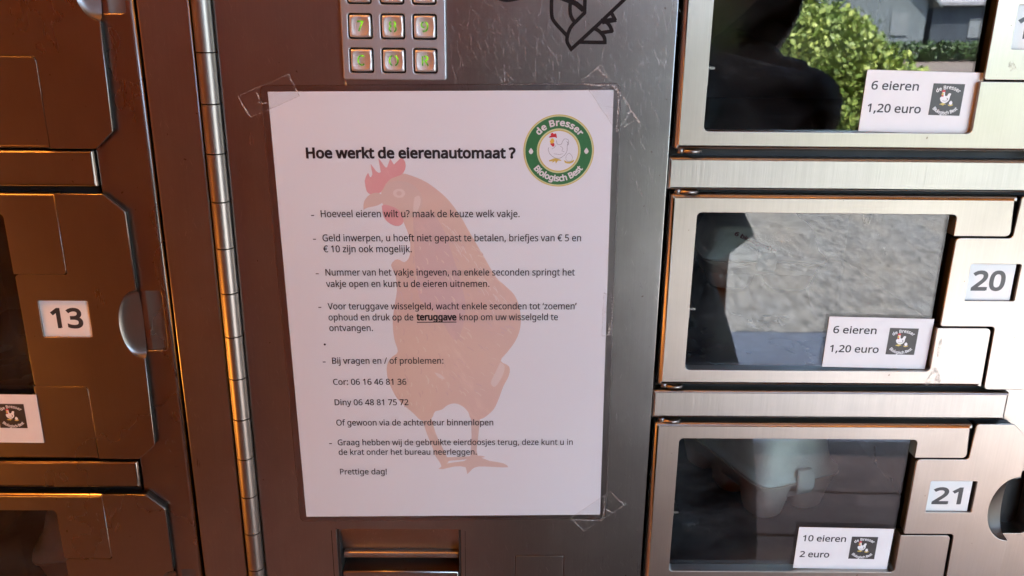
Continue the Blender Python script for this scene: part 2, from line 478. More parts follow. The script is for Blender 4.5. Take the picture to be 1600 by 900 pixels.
# ------------------------------------------------------------------ lettering
NOTO = json.loads(r'''{" ":[209,[]],"!":[216,[[[131,161],[85,161],[65,573],[151,573]],[[58,43],[61,69],[72,85],[88,94],[107,97],[126,94],[142,85],[153,69],[157,43],[153,18],[142,2],[126,-8],[107,-11],[88,-8],[72,2],[61,18]]]],",":[215,[[[154,84],[146,55],[136,23],[124,-10],[111,-42],[85,-103],[33,-103],[41,-72],[49,-38],[63,31],[68,63],[73,93],[148,93]]]],"-":[258,[[[32,184],[32,246],[226,246],[226,184]]]],".":[215,[[[58,43],[61,69],[72,85],[88,94],[107,97],[126,94],[142,85],[153,69],[157,43],[153,18],[142,2],[126,-8],[107,-11],[88,-8],[72,2],[61,18]]]],"/":[298,[[[290,573],[77,0],[8,0],[221,573]]]],"0":[459,[[[419,287],[419,253],[417,221],[414,191],[409,163],[403,137],[395,112],[386,90],[376,70],[363,52],[349,37],[334,23],[316,12],[297,3],[276,-3],[253,-7],[229,-8],[198,-6],[170,1],[145,12],[122,27],[103,47],[86,70],[71,98],[60,129],[51,163],[44,201],[41,243],[39,287],[40,332],[44,373],[50,411],[58,446],[69,477],[83,504],[99,527],[119,547],[141,562],[167,573],[196,579],[229,581],[259,579],[287,573],[313,562],[335,547],[355,527],[372,504],[387,477],[399,446],[408,411],[414,373],[418,332]],[[110,287],[111,249],[113,215],[116,184],[121,156],[128,132],[137,111],[147,93],[159,78],[190,59],[229,52],[268,59],[298,78],[310,92],[320,110],[329,131],[336,156],[341,184],[345,215],[347,249],[348,287],[347,325],[345,359],[341,390],[336,417],[329,442],[320,463],[310,481],[298,495],[268,515],[229,521],[190,515],[159,495],[147,481],[137,463],[128,442],[121,417],[116,390],[113,359],[111,325]]]],"1":[459,[[[285,0],[216,0],[216,400],[216,439],[217,470],[219,499],[207,487],[196,477],[169,455],[108,405],[71,452],[226,573],[285,573]]]],"2":[459,[[[417,0],[38,0],[38,59],[188,210],[209,231],[228,251],[246,270],[261,287],[287,320],[306,353],[318,387],[322,424],[315,466],[294,496],[261,514],[221,520],[181,517],[147,506],[115,489],[83,466],[45,513],[68,531],[94,548],[122,561],[153,572],[186,578],[221,581],[246,579],[270,576],[293,570],[313,562],[347,540],[372,510],[382,492],[388,472],[392,451],[394,428],[393,406],[389,385],[383,364],[375,344],[365,324],[353,305],[340,286],[324,267],[307,247],[288,227],[268,207],[247,185],[128,67],[128,64],[417,64]]]],"3":[459,[[[395,439],[392,403],[381,372],[363,347],[340,326],[310,311],[277,302],[277,298],[309,293],[337,283],[360,271],[379,255],[394,236],[405,214],[411,190],[413,163],[412,139],[407,116],[400,94],[390,74],[377,56],[360,40],[341,26],[318,14],[292,4],[263,-3],[230,-7],[193,-8],[171,-8],[150,-6],[130,-4],[110,-1],[72,8],[36,23],[36,89],[54,81],[74,73],[93,67],[114,61],[135,57],[155,54],[175,52],[194,51],[230,53],[260,59],[285,68],[305,81],[320,98],[331,117],[337,139],[339,164],[335,197],[320,223],[297,242],[265,255],[246,260],[226,263],[203,265],[179,265],[123,265],[123,326],[180,326],[202,326],[223,329],[242,333],[259,339],[286,356],[307,377],[319,404],[323,434],[316,471],[295,498],[262,516],[219,521],[190,520],[164,515],[140,508],[117,498],[96,487],[75,473],[39,521],[55,533],[73,544],[93,554],[115,563],[139,571],[163,576],[190,579],[218,581],[260,578],[296,571],[327,558],[352,540],[371,519],[384,495],[393,468]]]],"4":[459,[[[443,130],[359,130],[359,0],[291,0],[291,130],[17,130],[17,190],[286,576],[359,576],[359,193],[443,193]],[[291,374],[291,412],[293,444],[294,474],[295,500],[292,500],[285,485],[276,468],[266,451],[257,438],[86,193],[291,193]]]],"5":[459,[[[221,351],[249,350],[275,346],[300,340],[322,331],[343,320],[361,307],[376,291],[389,274],[400,254],[407,232],[412,209],[413,183],[411,154],[407,128],[399,103],[387,81],[373,60],[356,43],[336,28],[314,15],[289,5],[261,-2],[231,-7],[199,-8],[177,-8],[156,-6],[136,-4],[116,0],[80,10],[51,23],[51,90],[82,74],[121,62],[161,55],[200,52],[239,55],[274,65],[302,82],[323,106],[336,137],[341,176],[339,202],[332,225],[321,245],[306,262],[287,275],[262,284],[232,290],[197,292],[173,291],[146,288],[120,284],[99,280],[64,302],[86,573],[373,573],[373,508],[146,508],[132,342],[148,345],[169,348],[194,350]]]],"6":[459,[[[44,245],[45,269],[46,294],[48,318],[51,342],[55,366],[60,389],[67,412],[75,433],[84,454],[95,474],[107,492],[121,510],[137,525],[155,539],[174,551],[196,562],[220,570],[246,576],[275,579],[306,581],[324,580],[344,579],[362,577],[377,573],[377,513],[362,517],[344,520],[326,522],[308,523],[281,522],[257,518],[235,512],[216,504],[183,483],[158,454],[139,419],[127,380],[122,359],[119,337],[116,314],[115,291],[119,291],[133,309],[150,326],[170,339],[194,350],[223,356],[255,358],[279,357],[302,353],[323,347],[342,338],[360,327],[375,313],[389,297],[400,279],[409,258],[416,236],[420,211],[421,184],[420,156],[415,129],[408,104],[399,82],[386,61],[372,44],[355,28],[336,15],[314,5],[291,-2],[266,-7],[239,-8],[199,-4],[163,7],[130,26],[101,54],[88,70],[77,89],[67,110],[59,133],[52,158],[48,185],[45,214]],[[238,51],[262,53],[284,59],[303,70],[320,84],[334,102],[343,125],[349,153],[351,184],[350,210],[344,233],[336,254],[324,271],[308,285],[289,295],[267,301],[241,303],[205,299],[175,287],[150,270],[131,248],[119,223],[115,198],[117,172],[123,146],[133,121],[146,99],[164,79],[185,64],[210,55]]]],"7":[459,[[[109,0],[344,508],[35,508],[35,573],[419,573],[419,518],[187,0]]]],"8":[459,[[[229,581],[253,580],[276,577],[298,572],[318,565],[352,546],[378,519],[395,485],[400,443],[396,411],[385,383],[368,359],[346,338],[320,319],[291,303],[325,285],[355,265],[381,242],[401,216],[414,185],[419,148],[417,125],[413,104],[406,84],[395,65],[383,49],[367,34],[350,22],[330,11],[308,3],[284,-3],[258,-7],[231,-8],[201,-7],[174,-3],[149,2],[126,10],[106,21],[89,33],[74,47],[61,63],[52,81],[45,101],[41,122],[39,146],[43,183],[56,214],[75,241],[99,264],[128,283],[158,299],[131,316],[107,336],[87,358],[71,383],[61,411],[58,444],[63,485],[80,518],[107,545],[141,565],[161,572],[182,577],[205,580]],[[108,145],[116,107],[138,76],[155,64],[176,55],[200,50],[229,48],[257,50],[281,55],[302,64],[319,76],[342,108],[350,148],[346,174],[335,197],[317,217],[293,235],[264,251],[229,265],[217,270],[184,254],[157,237],[136,219],[121,197],[111,173]],[[228,524],[188,518],[155,502],[134,476],[127,441],[130,414],[141,391],[157,373],[179,357],[204,344],[232,330],[258,343],[282,357],[302,373],[317,392],[327,414],[330,441],[323,476],[302,502],[270,518]]]],"9":[459,[[[417,328],[417,304],[415,279],[413,255],[410,231],[406,207],[401,183],[394,161],[387,139],[377,118],[366,99],[354,80],[340,63],[324,47],[306,33],[286,21],[265,11],[241,3],[214,-3],[185,-7],[154,-8],[137,-8],[117,-6],[97,-4],[82,0],[82,60],[97,56],[115,53],[134,50],[152,50],[179,51],[204,54],[226,60],[245,68],[278,90],[303,118],[313,135],[322,153],[329,172],[334,192],[339,213],[342,235],[344,258],[346,281],[341,281],[327,263],[310,247],[290,233],[266,223],[237,216],[204,214],[181,215],[158,219],[138,226],[118,235],[101,246],[85,260],[72,275],[61,294],[52,314],[45,336],[41,361],[40,387],[42,416],[46,443],[53,468],[63,491],[76,511],[90,529],[107,544],[127,557],[148,568],[171,575],[196,579],[223,581],[262,577],[299,565],[332,545],[361,518],[373,501],[384,483],[394,462],[402,439],[409,415],[413,388],[416,359]],[[223,521],[199,519],[178,513],[159,503],[142,488],[128,470],[118,447],[112,420],[110,388],[112,362],[117,339],[125,318],[137,301],[152,287],[171,277],[193,271],[220,269],[256,273],[286,285],[311,303],[330,325],[342,349],[346,374],[344,400],[338,426],[328,451],[315,474],[298,493],[277,508],[252,518]]]],":":[215,[[[58,43],[61,69],[72,85],[88,94],[107,97],[126,94],[142,85],[153,69],[157,43],[153,18],[142,2],[126,-8],[107,-11],[88,-8],[72,2],[61,18]],[[58,387],[61,412],[72,429],[88,438],[107,441],[126,438],[142,429],[153,412],[157,387],[153,362],[142,345],[126,335],[107,332],[88,335],[72,345],[61,362]]]],"?":[348,[[[112,183],[114,211],[118,235],[127,257],[139,277],[157,298],[180,319],[207,343],[228,363],[243,381],[253,398],[258,416],[260,439],[254,473],[235,498],[204,514],[163,519],[126,516],[93,509],[63,498],[34,485],[10,541],[43,557],[81,569],[101,574],[122,578],[144,580],[168,581],[204,578],[235,571],[262,559],[285,543],[304,522],[317,498],[325,471],[327,440],[324,407],[316,379],[302,355],[283,332],[259,311],[233,287],[209,266],[192,248],[180,231],[173,215],[170,196],[168,175],[168,161],[112,161]],[[94,43],[97,69],[108,85],[124,94],[144,97],[162,94],[178,85],[189,69],[192,43],[189,18],[178,2],[162,-8],[144,-11],[124,-8],[108,2],[97,18]]]],"B":[521,[[[241,573],[292,571],[336,565],[373,555],[404,541],[428,522],[445,497],[455,467],[459,431],[456,399],[446,371],[431,347],[409,328],[382,313],[350,304],[350,300],[384,292],[415,279],[441,261],[461,236],[474,203],[478,163],[476,138],[472,115],[464,93],[454,74],[441,57],[425,42],[406,29],[385,19],[362,11],[337,5],[309,1],[279,0],[78,0],[78,573]],[[256,329],[290,330],[318,335],[340,342],[357,352],[377,382],[384,423],[376,463],[351,490],[332,499],[308,506],[279,510],[245,511],[150,511],[150,329]],[[150,269],[150,61],[265,61],[301,63],[330,68],[354,78],[371,91],[384,107],[394,125],[399,145],[401,168],[398,197],[388,221],[370,241],[344,256],[327,262],[307,266],[285,268],[260,269]]]],"C":[507,[[[323,517],[301,516],[280,513],[260,508],[241,502],[206,482],[178,456],[166,440],[155,423],[146,404],[139,383],[133,361],[129,337],[126,312],[125,286],[126,252],[131,220],[138,191],[147,164],[160,139],[175,117],[192,99],[213,83],[236,71],[262,62],[291,57],[322,55],[359,57],[394,62],[427,69],[460,78],[460,15],[427,5],[393,-2],[375,-5],[356,-7],[335,-8],[312,-8],[270,-6],[232,1],[197,12],[166,28],[139,48],[115,72],[95,99],[78,131],[65,165],[56,203],[51,244],[49,287],[50,319],[53,349],[59,378],[67,406],[77,432],[89,456],[103,478],[120,499],[138,517],[159,534],[181,548],[206,559],[233,569],[261,575],[292,579],[324,581],[346,580],[367,578],[388,576],[409,572],[448,561],[482,547],[453,486],[425,497],[394,508],[360,515]]]],"D":[585,[[[536,292],[534,246],[528,203],[516,165],[501,131],[481,100],[457,74],[430,51],[399,33],[364,18],[325,8],[283,2],[237,0],[78,0],[78,573],[254,573],[296,571],[335,565],[371,555],[404,540],[434,523],[460,501],[483,475],[502,446],[517,413],[528,377],[534,336]],[[460,289],[459,326],[454,359],[446,388],[435,415],[421,437],[404,457],[384,474],[361,487],[336,498],[308,505],[277,509],[244,511],[150,511],[150,62],[228,62],[282,65],[329,76],[369,94],[402,119],[428,151],[446,190],[457,236]]]],"G":[584,[[[326,302],[524,302],[524,22],[501,15],[478,8],[454,3],[431,-1],[406,-4],[380,-6],[352,-8],[323,-8],[280,-6],[241,1],[205,12],[173,28],[145,47],[120,71],[98,98],[81,130],[67,164],[57,202],[51,243],[49,286],[51,330],[58,370],[69,407],[84,442],[104,473],[127,500],[154,524],[186,544],[220,560],[259,571],[300,578],[346,581],[369,580],[392,578],[415,576],[437,572],[458,567],[478,561],[498,554],[516,547],[489,484],[457,497],[421,508],[382,515],[342,517],[309,515],[278,510],[250,501],[225,489],[202,474],[181,455],[164,434],[150,409],[139,382],[131,353],[126,321],[124,286],[126,253],[130,222],[137,193],[146,166],[159,141],[175,119],[194,100],[216,84],[241,71],[270,62],[303,56],[340,55],[375,56],[404,59],[429,63],[452,68],[452,238],[326,238]]]],"H":[594,[[[516,0],[443,0],[443,267],[150,267],[150,0],[78,0],[78,573],[150,573],[150,330],[443,330],[443,573],[516,573]]]],"N":[609,[[[532,0],[447,0],[141,476],[138,476],[139,455],[141,432],[143,378],[144,349],[144,320],[144,0],[78,0],[78,573],[161,573],[467,99],[470,99],[468,137],[466,193],[465,223],[464,249],[464,573],[532,573]]]],"O":[626,[[[577,287],[576,255],[573,224],[568,194],[561,166],[551,140],[540,116],[526,94],[510,73],[493,54],[473,38],[451,24],[428,13],[402,4],[375,-3],[345,-7],[314,-8],[281,-7],[251,-3],[222,4],[196,13],[173,25],[151,39],[131,55],[114,73],[98,94],[85,116],[74,141],[65,167],[58,195],[53,224],[50,255],[49,288],[51,331],[56,370],[65,408],[78,442],[94,473],[114,500],[138,524],[166,545],[197,561],[232,572],[271,579],[314,581],[356,579],[393,572],[428,561],[459,545],[486,525],[510,501],[530,473],[547,442],[560,408],[570,370],[576,330]],[[125,287],[126,252],[130,220],[136,190],[145,163],[157,138],[171,117],[188,98],[207,83],[230,70],[255,62],[283,56],[314,55],[345,56],[373,62],[398,70],[420,83],[439,98],[456,117],[470,138],[481,163],[490,190],[496,220],[500,252],[501,287],[498,338],[490,384],[476,423],[456,457],[431,484],[398,503],[360,514],[314,518],[283,516],[255,511],[230,502],[207,490],[188,475],[171,457],[157,435],[145,411],[136,384],[130,354],[126,322]]]],"P":[485,[[[229,573],[282,570],[326,562],[363,548],[393,528],[415,504],[431,475],[441,442],[444,404],[441,370],[433,336],[417,306],[395,278],[380,266],[364,255],[345,246],[324,238],[301,231],[275,227],[247,224],[216,223],[150,223],[150,0],[78,0],[78,573]],[[223,511],[150,511],[150,285],[208,285],[234,285],[258,288],[279,291],[298,296],[330,311],[352,334],[365,363],[370,401],[367,427],[361,449],[350,468],[334,484],[314,495],[289,504],[258,509]]]],"R":[499,[[[236,573],[270,571],[301,568],[329,562],[353,555],[375,544],[393,532],[409,517],[422,500],[432,481],[439,460],[443,436],[444,410],[440,368],[427,334],[408,306],[385,285],[358,269],[330,257],[487,0],[403,0],[264,237],[150,237],[150,0],[78,0],[78,573]],[[232,510],[150,510],[150,298],[236,298],[268,299],[296,304],[319,313],[338,325],[352,341],[362,359],[368,381],[370,407],[366,440],[355,467],[336,486],[310,500],[275,507]]]],"V":[481,[[[481,573],[277,0],[204,0],[0,573],[75,573],[204,205],[213,182],[220,160],[231,119],[236,100],[241,80],[245,100],[250,119],[255,140],[262,161],[277,207],[405,573]]]],"a":[450,[[[231,437],[268,435],[299,428],[326,418],[347,403],[364,383],[376,358],[383,328],[385,293],[385,0],[334,0],[320,61],[317,61],[298,40],[279,22],[258,9],[234,-1],[206,-6],[172,-8],[136,-5],[103,6],[75,23],[55,48],[41,80],[37,119],[40,150],[50,176],[65,199],[87,219],[116,234],[152,245],[194,253],[243,257],[316,259],[316,285],[310,330],[293,359],[265,375],[227,380],[194,378],[163,370],[133,359],[106,347],[84,400],[115,414],[151,426],[170,431],[190,434],[210,436]],[[252,208],[215,205],[184,200],[159,192],[141,182],[118,155],[110,119],[115,87],[132,66],[157,53],[188,49],[215,51],[238,56],[260,66],[279,79],[295,96],[306,117],[313,142],[315,172],[315,210]]]],"b":[493,[[[139,461],[138,435],[138,410],[136,389],[135,373],[139,373],[161,398],[189,419],[206,427],[226,432],[248,436],[272,437],[310,434],[344,423],[374,406],[401,381],[422,350],[437,312],[446,267],[449,215],[448,180],[444,147],[437,118],[427,91],[415,68],[400,48],[384,31],[365,17],[344,6],[322,-2],[298,-6],[272,-8],[248,-7],[226,-3],[206,2],[189,10],[161,31],[139,55],[133,55],[119,0],[68,0],[68,609],[139,609]],[[260,379],[219,374],[188,361],[165,339],[150,308],[145,289],[142,268],[139,244],[139,217],[139,214],[140,177],[145,144],[153,116],[165,93],[181,74],[202,61],[229,53],[261,51],[288,53],[312,61],[332,74],[348,93],[360,117],[369,145],[374,178],[376,216],[374,254],[369,287],[360,315],[348,338],[331,356],[311,368],[288,376]]]],"c":[385,[[[241,-8],[213,-7],[187,-2],[162,5],[139,15],[118,28],[99,45],[83,65],[69,87],[58,114],[50,143],[46,176],[44,213],[46,250],[51,284],[59,315],[71,342],[85,365],[102,385],[121,401],[142,415],[166,425],[191,432],[217,436],[245,438],[278,436],[309,431],[336,424],[358,415],[337,356],[316,363],[292,370],[267,374],[244,376],[204,371],[172,358],[148,335],[131,303],[125,284],[120,263],[118,239],[117,213],[118,189],[120,166],[125,145],[131,126],[148,94],[172,71],[202,58],[240,53],[273,55],[302,60],[328,68],[351,78],[351,15],[328,5],[304,-2],[275,-7]]]],"d":[493,[[[221,-8],[182,-5],[148,6],[118,23],[92,48],[71,79],[56,117],[47,162],[44,214],[47,266],[56,311],[71,350],[93,381],[119,406],[149,424],[183,434],[221,438],[253,436],[280,429],[303,420],[323,407],[340,391],[354,374],[359,374],[356,405],[355,424],[354,438],[354,609],[425,609],[425,0],[368,0],[358,58],[354,58],[340,40],[323,24],[303,11],[279,1],[252,-6]],[[232,51],[263,53],[290,60],[311,71],[328,88],[340,109],[348,135],[354,165],[355,200],[355,213],[354,251],[349,284],[340,313],[329,336],[313,355],[291,369],[264,377],[231,379],[204,376],[181,368],[162,354],[146,334],[133,309],[124,281],[119,249],[117,213],[119,176],[124,144],[133,116],[146,93],[162,74],[181,61],[205,53]]]],"e":[452,[[[234,438],[261,436],[286,432],[308,424],[329,414],[348,401],[364,385],[378,367],[390,346],[399,323],[406,299],[410,272],[411,244],[411,201],[117,201],[120,167],[127,137],[139,111],[154,90],[174,74],[197,62],[224,55],[254,52],[293,54],[327,60],[359,69],[392,82],[392,20],[359,8],[327,-1],[292,-6],[251,-8],[221,-6],[194,-2],[167,6],[143,17],[121,31],[101,48],[85,68],[70,91],[59,117],[51,146],[46,177],[44,212],[46,246],[50,277],[57,306],[68,333],[81,357],[96,378],[114,395],[134,411],[157,423],[181,431],[207,436]],[[233,380],[209,378],[188,372],[170,362],[154,348],[140,330],[130,309],[123,285],[119,257],[338,257],[335,292],[326,322],[312,346],[292,364],[266,376]]]],"f":[276,[[[266,375],[158,375],[158,0],[87,0],[87,375],[12,375],[12,408],[87,432],[87,457],[88,483],[92,507],[97,528],[104,547],[124,577],[152,597],[186,609],[227,613],[252,612],[274,609],[294,604],[310,599],[292,544],[278,548],[262,552],[245,555],[228,556],[197,550],[175,532],[162,502],[158,458],[158,430],[266,430]]]],"g":[493,[[[221,438],[261,434],[297,422],[329,402],[355,373],[359,373],[369,430],[425,430],[425,-7],[424,-36],[420,-63],[413,-88],[404,-109],[392,-129],[378,-146],[361,-160],[341,-172],[318,-181],[293,-187],[264,-191],[233,-192],[210,-192],[188,-191],[167,-189],[147,-186],[110,-177],[78,-165],[78,-100],[111,-114],[149,-125],[170,-129],[191,-132],[214,-133],[237,-134],[263,-132],[286,-126],[306,-116],[324,-101],[337,-84],[347,-63],[353,-39],[355,-13],[355,4],[355,16],[356,32],[357,47],[358,57],[354,57],[329,28],[299,8],[263,-4],[221,-8],[182,-4],[147,7],[117,25],[91,51],[70,83],[56,121],[47,164],[44,214],[47,263],[56,306],[70,344],[91,377],[117,404],[147,423],[181,434]],[[230,379],[197,374],[169,359],[147,336],[130,303],[125,284],[120,262],[118,239],[117,213],[119,176],[124,143],[134,115],[146,92],[163,73],[182,60],[205,52],[232,50],[262,52],[288,58],[309,69],[326,85],[340,105],[349,131],[354,161],[356,197],[356,214],[355,242],[353,267],[349,289],[343,309],[326,340],[302,362],[270,374]]]],"h":[496,[[[139,431],[138,415],[138,399],[136,384],[135,370],[140,370],[155,391],[174,407],[196,420],[221,429],[247,435],[273,437],[298,436],[321,433],[342,428],[360,421],[391,400],[413,370],[421,351],[426,330],[430,306],[431,280],[431,0],[361,0],[361,275],[359,299],[355,321],[348,338],[338,353],[308,372],[265,379],[222,374],[189,360],[166,338],[150,308],[145,289],[142,269],[139,246],[139,222],[139,0],[68,0],[68,609],[139,609]]]],"i":[207,[[[139,430],[139,0],[68,0],[68,430]],[[104,591],[119,588],[133,580],[142,566],[145,546],[142,526],[133,512],[119,504],[104,501],[88,504],[75,512],[66,526],[63,546],[66,566],[75,580],[88,588]]]],"j":[207,[[[18,-192],[-1,-192],[-18,-190],[-32,-187],[-44,-183],[-44,-126],[-32,-129],[-19,-132],[-6,-133],[9,-134],[32,-130],[51,-120],[64,-100],[68,-67],[68,430],[139,430],[139,-64],[136,-101],[126,-133],[110,-159],[87,-177],[56,-189]],[[63,546],[66,566],[75,580],[88,588],[104,591],[119,588],[133,580],[142,566],[145,546],[142,526],[133,512],[119,504],[104,501],[88,504],[75,512],[66,526]]]],"k":[428,[[[138,291],[138,276],[137,257],[135,221],[138,221],[144,229],[152,240],[172,264],[181,276],[189,285],[326,430],[409,430],[235,246],[421,0],[336,0],[187,200],[138,158],[138,0],[68,0],[68,609],[138,609]]]],"l":[207,[[[139,0],[68,0],[68,609],[139,609]]]],"m":[750,[[[540,438],[574,436],[603,429],[628,417],[649,401],[665,379],[676,352],[683,319],[685,280],[685,0],[615,0],[615,277],[610,321],[594,353],[567,372],[528,379],[499,376],[474,369],[454,358],[438,342],[426,322],[418,298],[413,270],[411,237],[411,0],[342,0],[342,277],[339,308],[332,333],[320,353],[303,367],[281,376],[253,379],[215,374],[185,360],[164,338],[150,308],[145,290],[141,269],[139,247],[139,223],[139,0],[68,0],[68,430],[125,430],[136,371],[140,371],[155,392],[173,409],[194,422],[217,431],[241,436],[266,438],[290,437],[312,433],[332,428],[349,420],[378,398],[398,366],[402,366],[414,383],[427,398],[443,410],[461,420],[480,428],[499,433],[519,437]]]],"n":[496,[[[275,438],[311,436],[343,429],[369,417],[391,401],[409,379],[421,352],[428,319],[431,280],[431,0],[361,0],[361,275],[359,299],[355,321],[348,338],[338,353],[308,372],[265,379],[232,376],[204,368],[182,356],[166,338],[154,316],[146,289],[140,258],[139,223],[139,0],[68,0],[68,430],[125,430],[136,371],[140,371],[156,392],[175,409],[198,422],[222,431],[248,436]]]],"o":[485,[[[442,216],[441,190],[438,165],[434,142],[428,121],[420,101],[411,82],[400,66],[388,51],[359,25],[324,7],[305,0],[285,-4],[264,-7],[241,-8],[200,-4],[163,7],[129,25],[100,51],[88,66],[77,82],[67,101],[59,121],[52,142],[48,165],[45,190],[44,216],[46,250],[50,282],[58,310],[68,336],[81,360],[97,380],[116,397],[137,412],[161,423],[186,431],[214,436],[244,438],[272,436],[299,431],[324,423],[347,412],[368,397],[387,380],[403,360],[417,336],[428,310],[436,282],[440,250]],[[117,216],[118,191],[120,169],[125,147],[130,128],[147,95],[172,71],[203,56],[243,51],[282,56],[314,71],[339,95],[356,128],[361,147],[366,169],[368,191],[369,216],[368,240],[365,263],[361,284],[355,303],[338,335],[314,359],[282,374],[242,379],[212,376],[185,368],[164,354],[147,335],[134,311],[124,284],[119,252]]]],"p":[493,[[[273,438],[310,434],[344,424],[374,407],[401,383],[422,351],[437,313],[446,268],[449,216],[448,181],[444,148],[437,119],[427,93],[415,69],[401,49],[384,31],[365,17],[345,6],[322,-2],[298,-6],[272,-8],[241,-6],[213,1],[190,11],[170,24],[153,38],[139,55],[134,55],[136,39],[137,20],[138,1],[139,-16],[139,-192],[68,-192],[68,430],[126,430],[136,371],[139,371],[153,389],[170,405],[189,419],[213,429],[240,436]],[[260,379],[221,374],[190,362],[167,342],[152,313],[146,295],[142,275],[140,254],[139,229],[139,216],[139,190],[142,167],[145,145],[150,126],[165,93],[188,70],[220,55],[261,51],[297,56],[326,72],[348,98],[364,131],[369,150],[373,171],[375,193],[376,217],[374,252],[369,283],[360,310],[348,334],[331,354],[311,367],[288,376]]]],"r":[331,[[[269,438],[281,438],[295,437],[308,435],[319,433],[310,368],[299,370],[287,372],[275,373],[264,374],[240,371],[217,363],[195,351],[176,334],[161,313],[149,289],[141,261],[139,229],[139,0],[68,0],[68,430],[126,430],[134,351],[137,351],[152,374],[170,395],[191,413],[214,426],[240,435]]]],"s":[384,[[[348,119],[343,80],[327,49],[302,24],[268,6],[248,0],[226,-4],[202,-7],[176,-8],[135,-6],[99,-1],[68,8],[42,19],[42,83],[70,71],[104,60],[141,52],[178,49],[224,53],[256,66],[274,86],[280,112],[278,128],[271,141],[259,154],[239,167],[212,180],[174,196],[135,212],[103,228],[76,245],[57,266],[45,292],[41,324],[44,350],[52,372],[66,392],[85,408],[109,421],[137,430],[168,436],[202,438],[240,436],[275,430],[308,421],[339,409],[315,353],[287,363],[258,372],[228,378],[197,380],[159,377],[131,366],[114,350],[108,328],[111,312],[119,298],[133,286],[154,274],[182,261],[219,246],[257,231],[289,215],[314,197],[333,176],[344,150]]]],"t":[289,[[[212,50],[228,50],[245,53],[260,55],[272,59],[272,5],[258,0],[240,-4],[219,-7],[200,-8],[167,-5],[138,4],[112,20],[91,44],[84,60],[78,79],[75,100],[74,125],[74,375],[13,375],[13,409],[75,437],[103,528],[144,528],[144,430],[269,430],[269,375],[144,375],[144,127],[149,93],[163,69],[185,54]]]],"u":[496,[[[427,430],[427,0],[370,0],[359,57],[356,57],[340,36],[321,20],[298,8],[273,-1],[247,-6],[220,-8],[195,-7],[173,-4],[152,1],[134,8],[103,29],[81,59],[73,78],[68,99],[64,122],[63,148],[63,430],[135,430],[135,153],[136,129],[141,108],[148,91],[158,76],[188,57],[230,51],[273,55],[306,69],[330,91],[345,121],[350,140],[354,160],[356,182],[357,206],[357,430]]]],"v":[407,[[[163,0],[0,430],[75,430],[167,176],[180,137],[187,116],[193,96],[198,78],[201,63],[204,63],[208,78],[214,96],[220,117],[227,138],[241,176],[332,430],[407,430],[244,0]]]],"w":[630,[[[346,243],[336,276],[331,292],[328,308],[321,335],[318,347],[316,357],[313,357],[311,347],[308,335],[302,307],[294,275],[289,259],[284,242],[207,1],[127,1],[9,431],[82,431],[141,201],[153,154],[163,109],[167,90],[169,73],[172,73],[178,97],[185,128],[189,144],[193,160],[201,188],[277,431],[354,431],[428,188],[440,149],[446,129],[451,109],[455,90],[457,74],[460,74],[463,89],[466,108],[477,153],[489,201],[549,431],[621,431],[502,1],[419,1]]]],"y":[409,[[[1,430],[76,430],[169,185],[184,144],[196,105],[201,86],[205,68],[209,68],[215,91],[224,121],[245,186],[333,430],[409,430],[224,-59],[207,-97],[188,-130],[165,-156],[138,-176],[106,-188],[67,-192],[49,-192],[34,-190],[20,-188],[9,-186],[9,-130],[19,-132],[30,-133],[43,-134],[56,-135],[79,-132],[99,-126],[116,-114],[130,-99],[142,-80],[152,-59],[174,-2]]]],"z":[377,[[[346,0],[31,0],[31,47],[262,375],[45,375],[45,430],[340,430],[340,377],[112,55],[346,55]]]],"‘":[140,[[[10,385],[18,414],[28,446],[40,479],[53,512],[66,543],[79,573],[131,573],[115,507],[108,473],[101,438],[95,406],[91,376],[14,376]]]],"’":[140,[[[131,564],[122,534],[112,503],[101,470],[88,437],[62,376],[10,376],[21,424],[32,476],[42,527],[50,573],[125,573]]]],"•":[302,[[[62,293],[65,325],[73,351],[87,370],[105,383],[127,390],[151,392],[174,390],[196,383],[214,370],[228,351],[237,325],[240,293],[237,261],[228,235],[214,216],[196,203],[174,196],[151,193],[127,196],[105,203],[87,216],[73,235],[65,261]]]],"€":[459,[[[305,580],[344,578],[380,571],[415,560],[448,543],[419,485],[394,497],[366,508],[336,515],[305,518],[276,516],[250,509],[227,497],[206,480],[189,459],[174,432],[162,401],[153,365],[349,365],[349,313],[148,313],[147,305],[147,298],[147,282],[147,267],[147,258],[148,249],[325,249],[325,197],[154,197],[159,176],[166,156],[174,137],[184,120],[207,92],[236,71],[271,59],[311,55],[343,56],[374,62],[404,70],[431,80],[431,18],[404,8],[376,0],[344,-6],[307,-8],[276,-6],[247,-2],[221,6],[196,17],[175,31],[155,47],[138,66],[123,88],[110,112],[99,138],[90,167],[83,197],[18,197],[18,249],[76,249],[76,258],[75,265],[75,282],[75,291],[76,300],[76,307],[76,313],[18,313],[18,365],[82,365],[88,397],[97,426],[107,454],[120,479],[135,501],[153,521],[173,539],[195,553],[219,565],[246,573],[274,578]]]]}''')
for ch_ in 'ij':
    NOTO[ch_][1][:] = [[[p[0], p[1] + (72 if min(q[1] for q in c) > 520 else 0)] for p in c] for c in NOTO[ch_][1]]

def layout(s, font=NOTO):
    x = 0; items = []
    for ch in s:
        a, cs = font[ch]; items.append((x, a, cs)); x += a
    return items, x

def ext(items):
    xs = [it[0] + p[0] for it in items for c in it[2] for p in c]
    return min(xs), max(xs)

def inside(pt, poly):
    x, y = pt; c = False
    for i in range(len(poly)):
        (x1, y1), (x2, y2) = poly[i - 1], poly[i]
        if (y1 > y) != (y2 > y) and x < (x2 - x1) * (y - y1) / (y2 - y1) + x1: c = not c
    return c

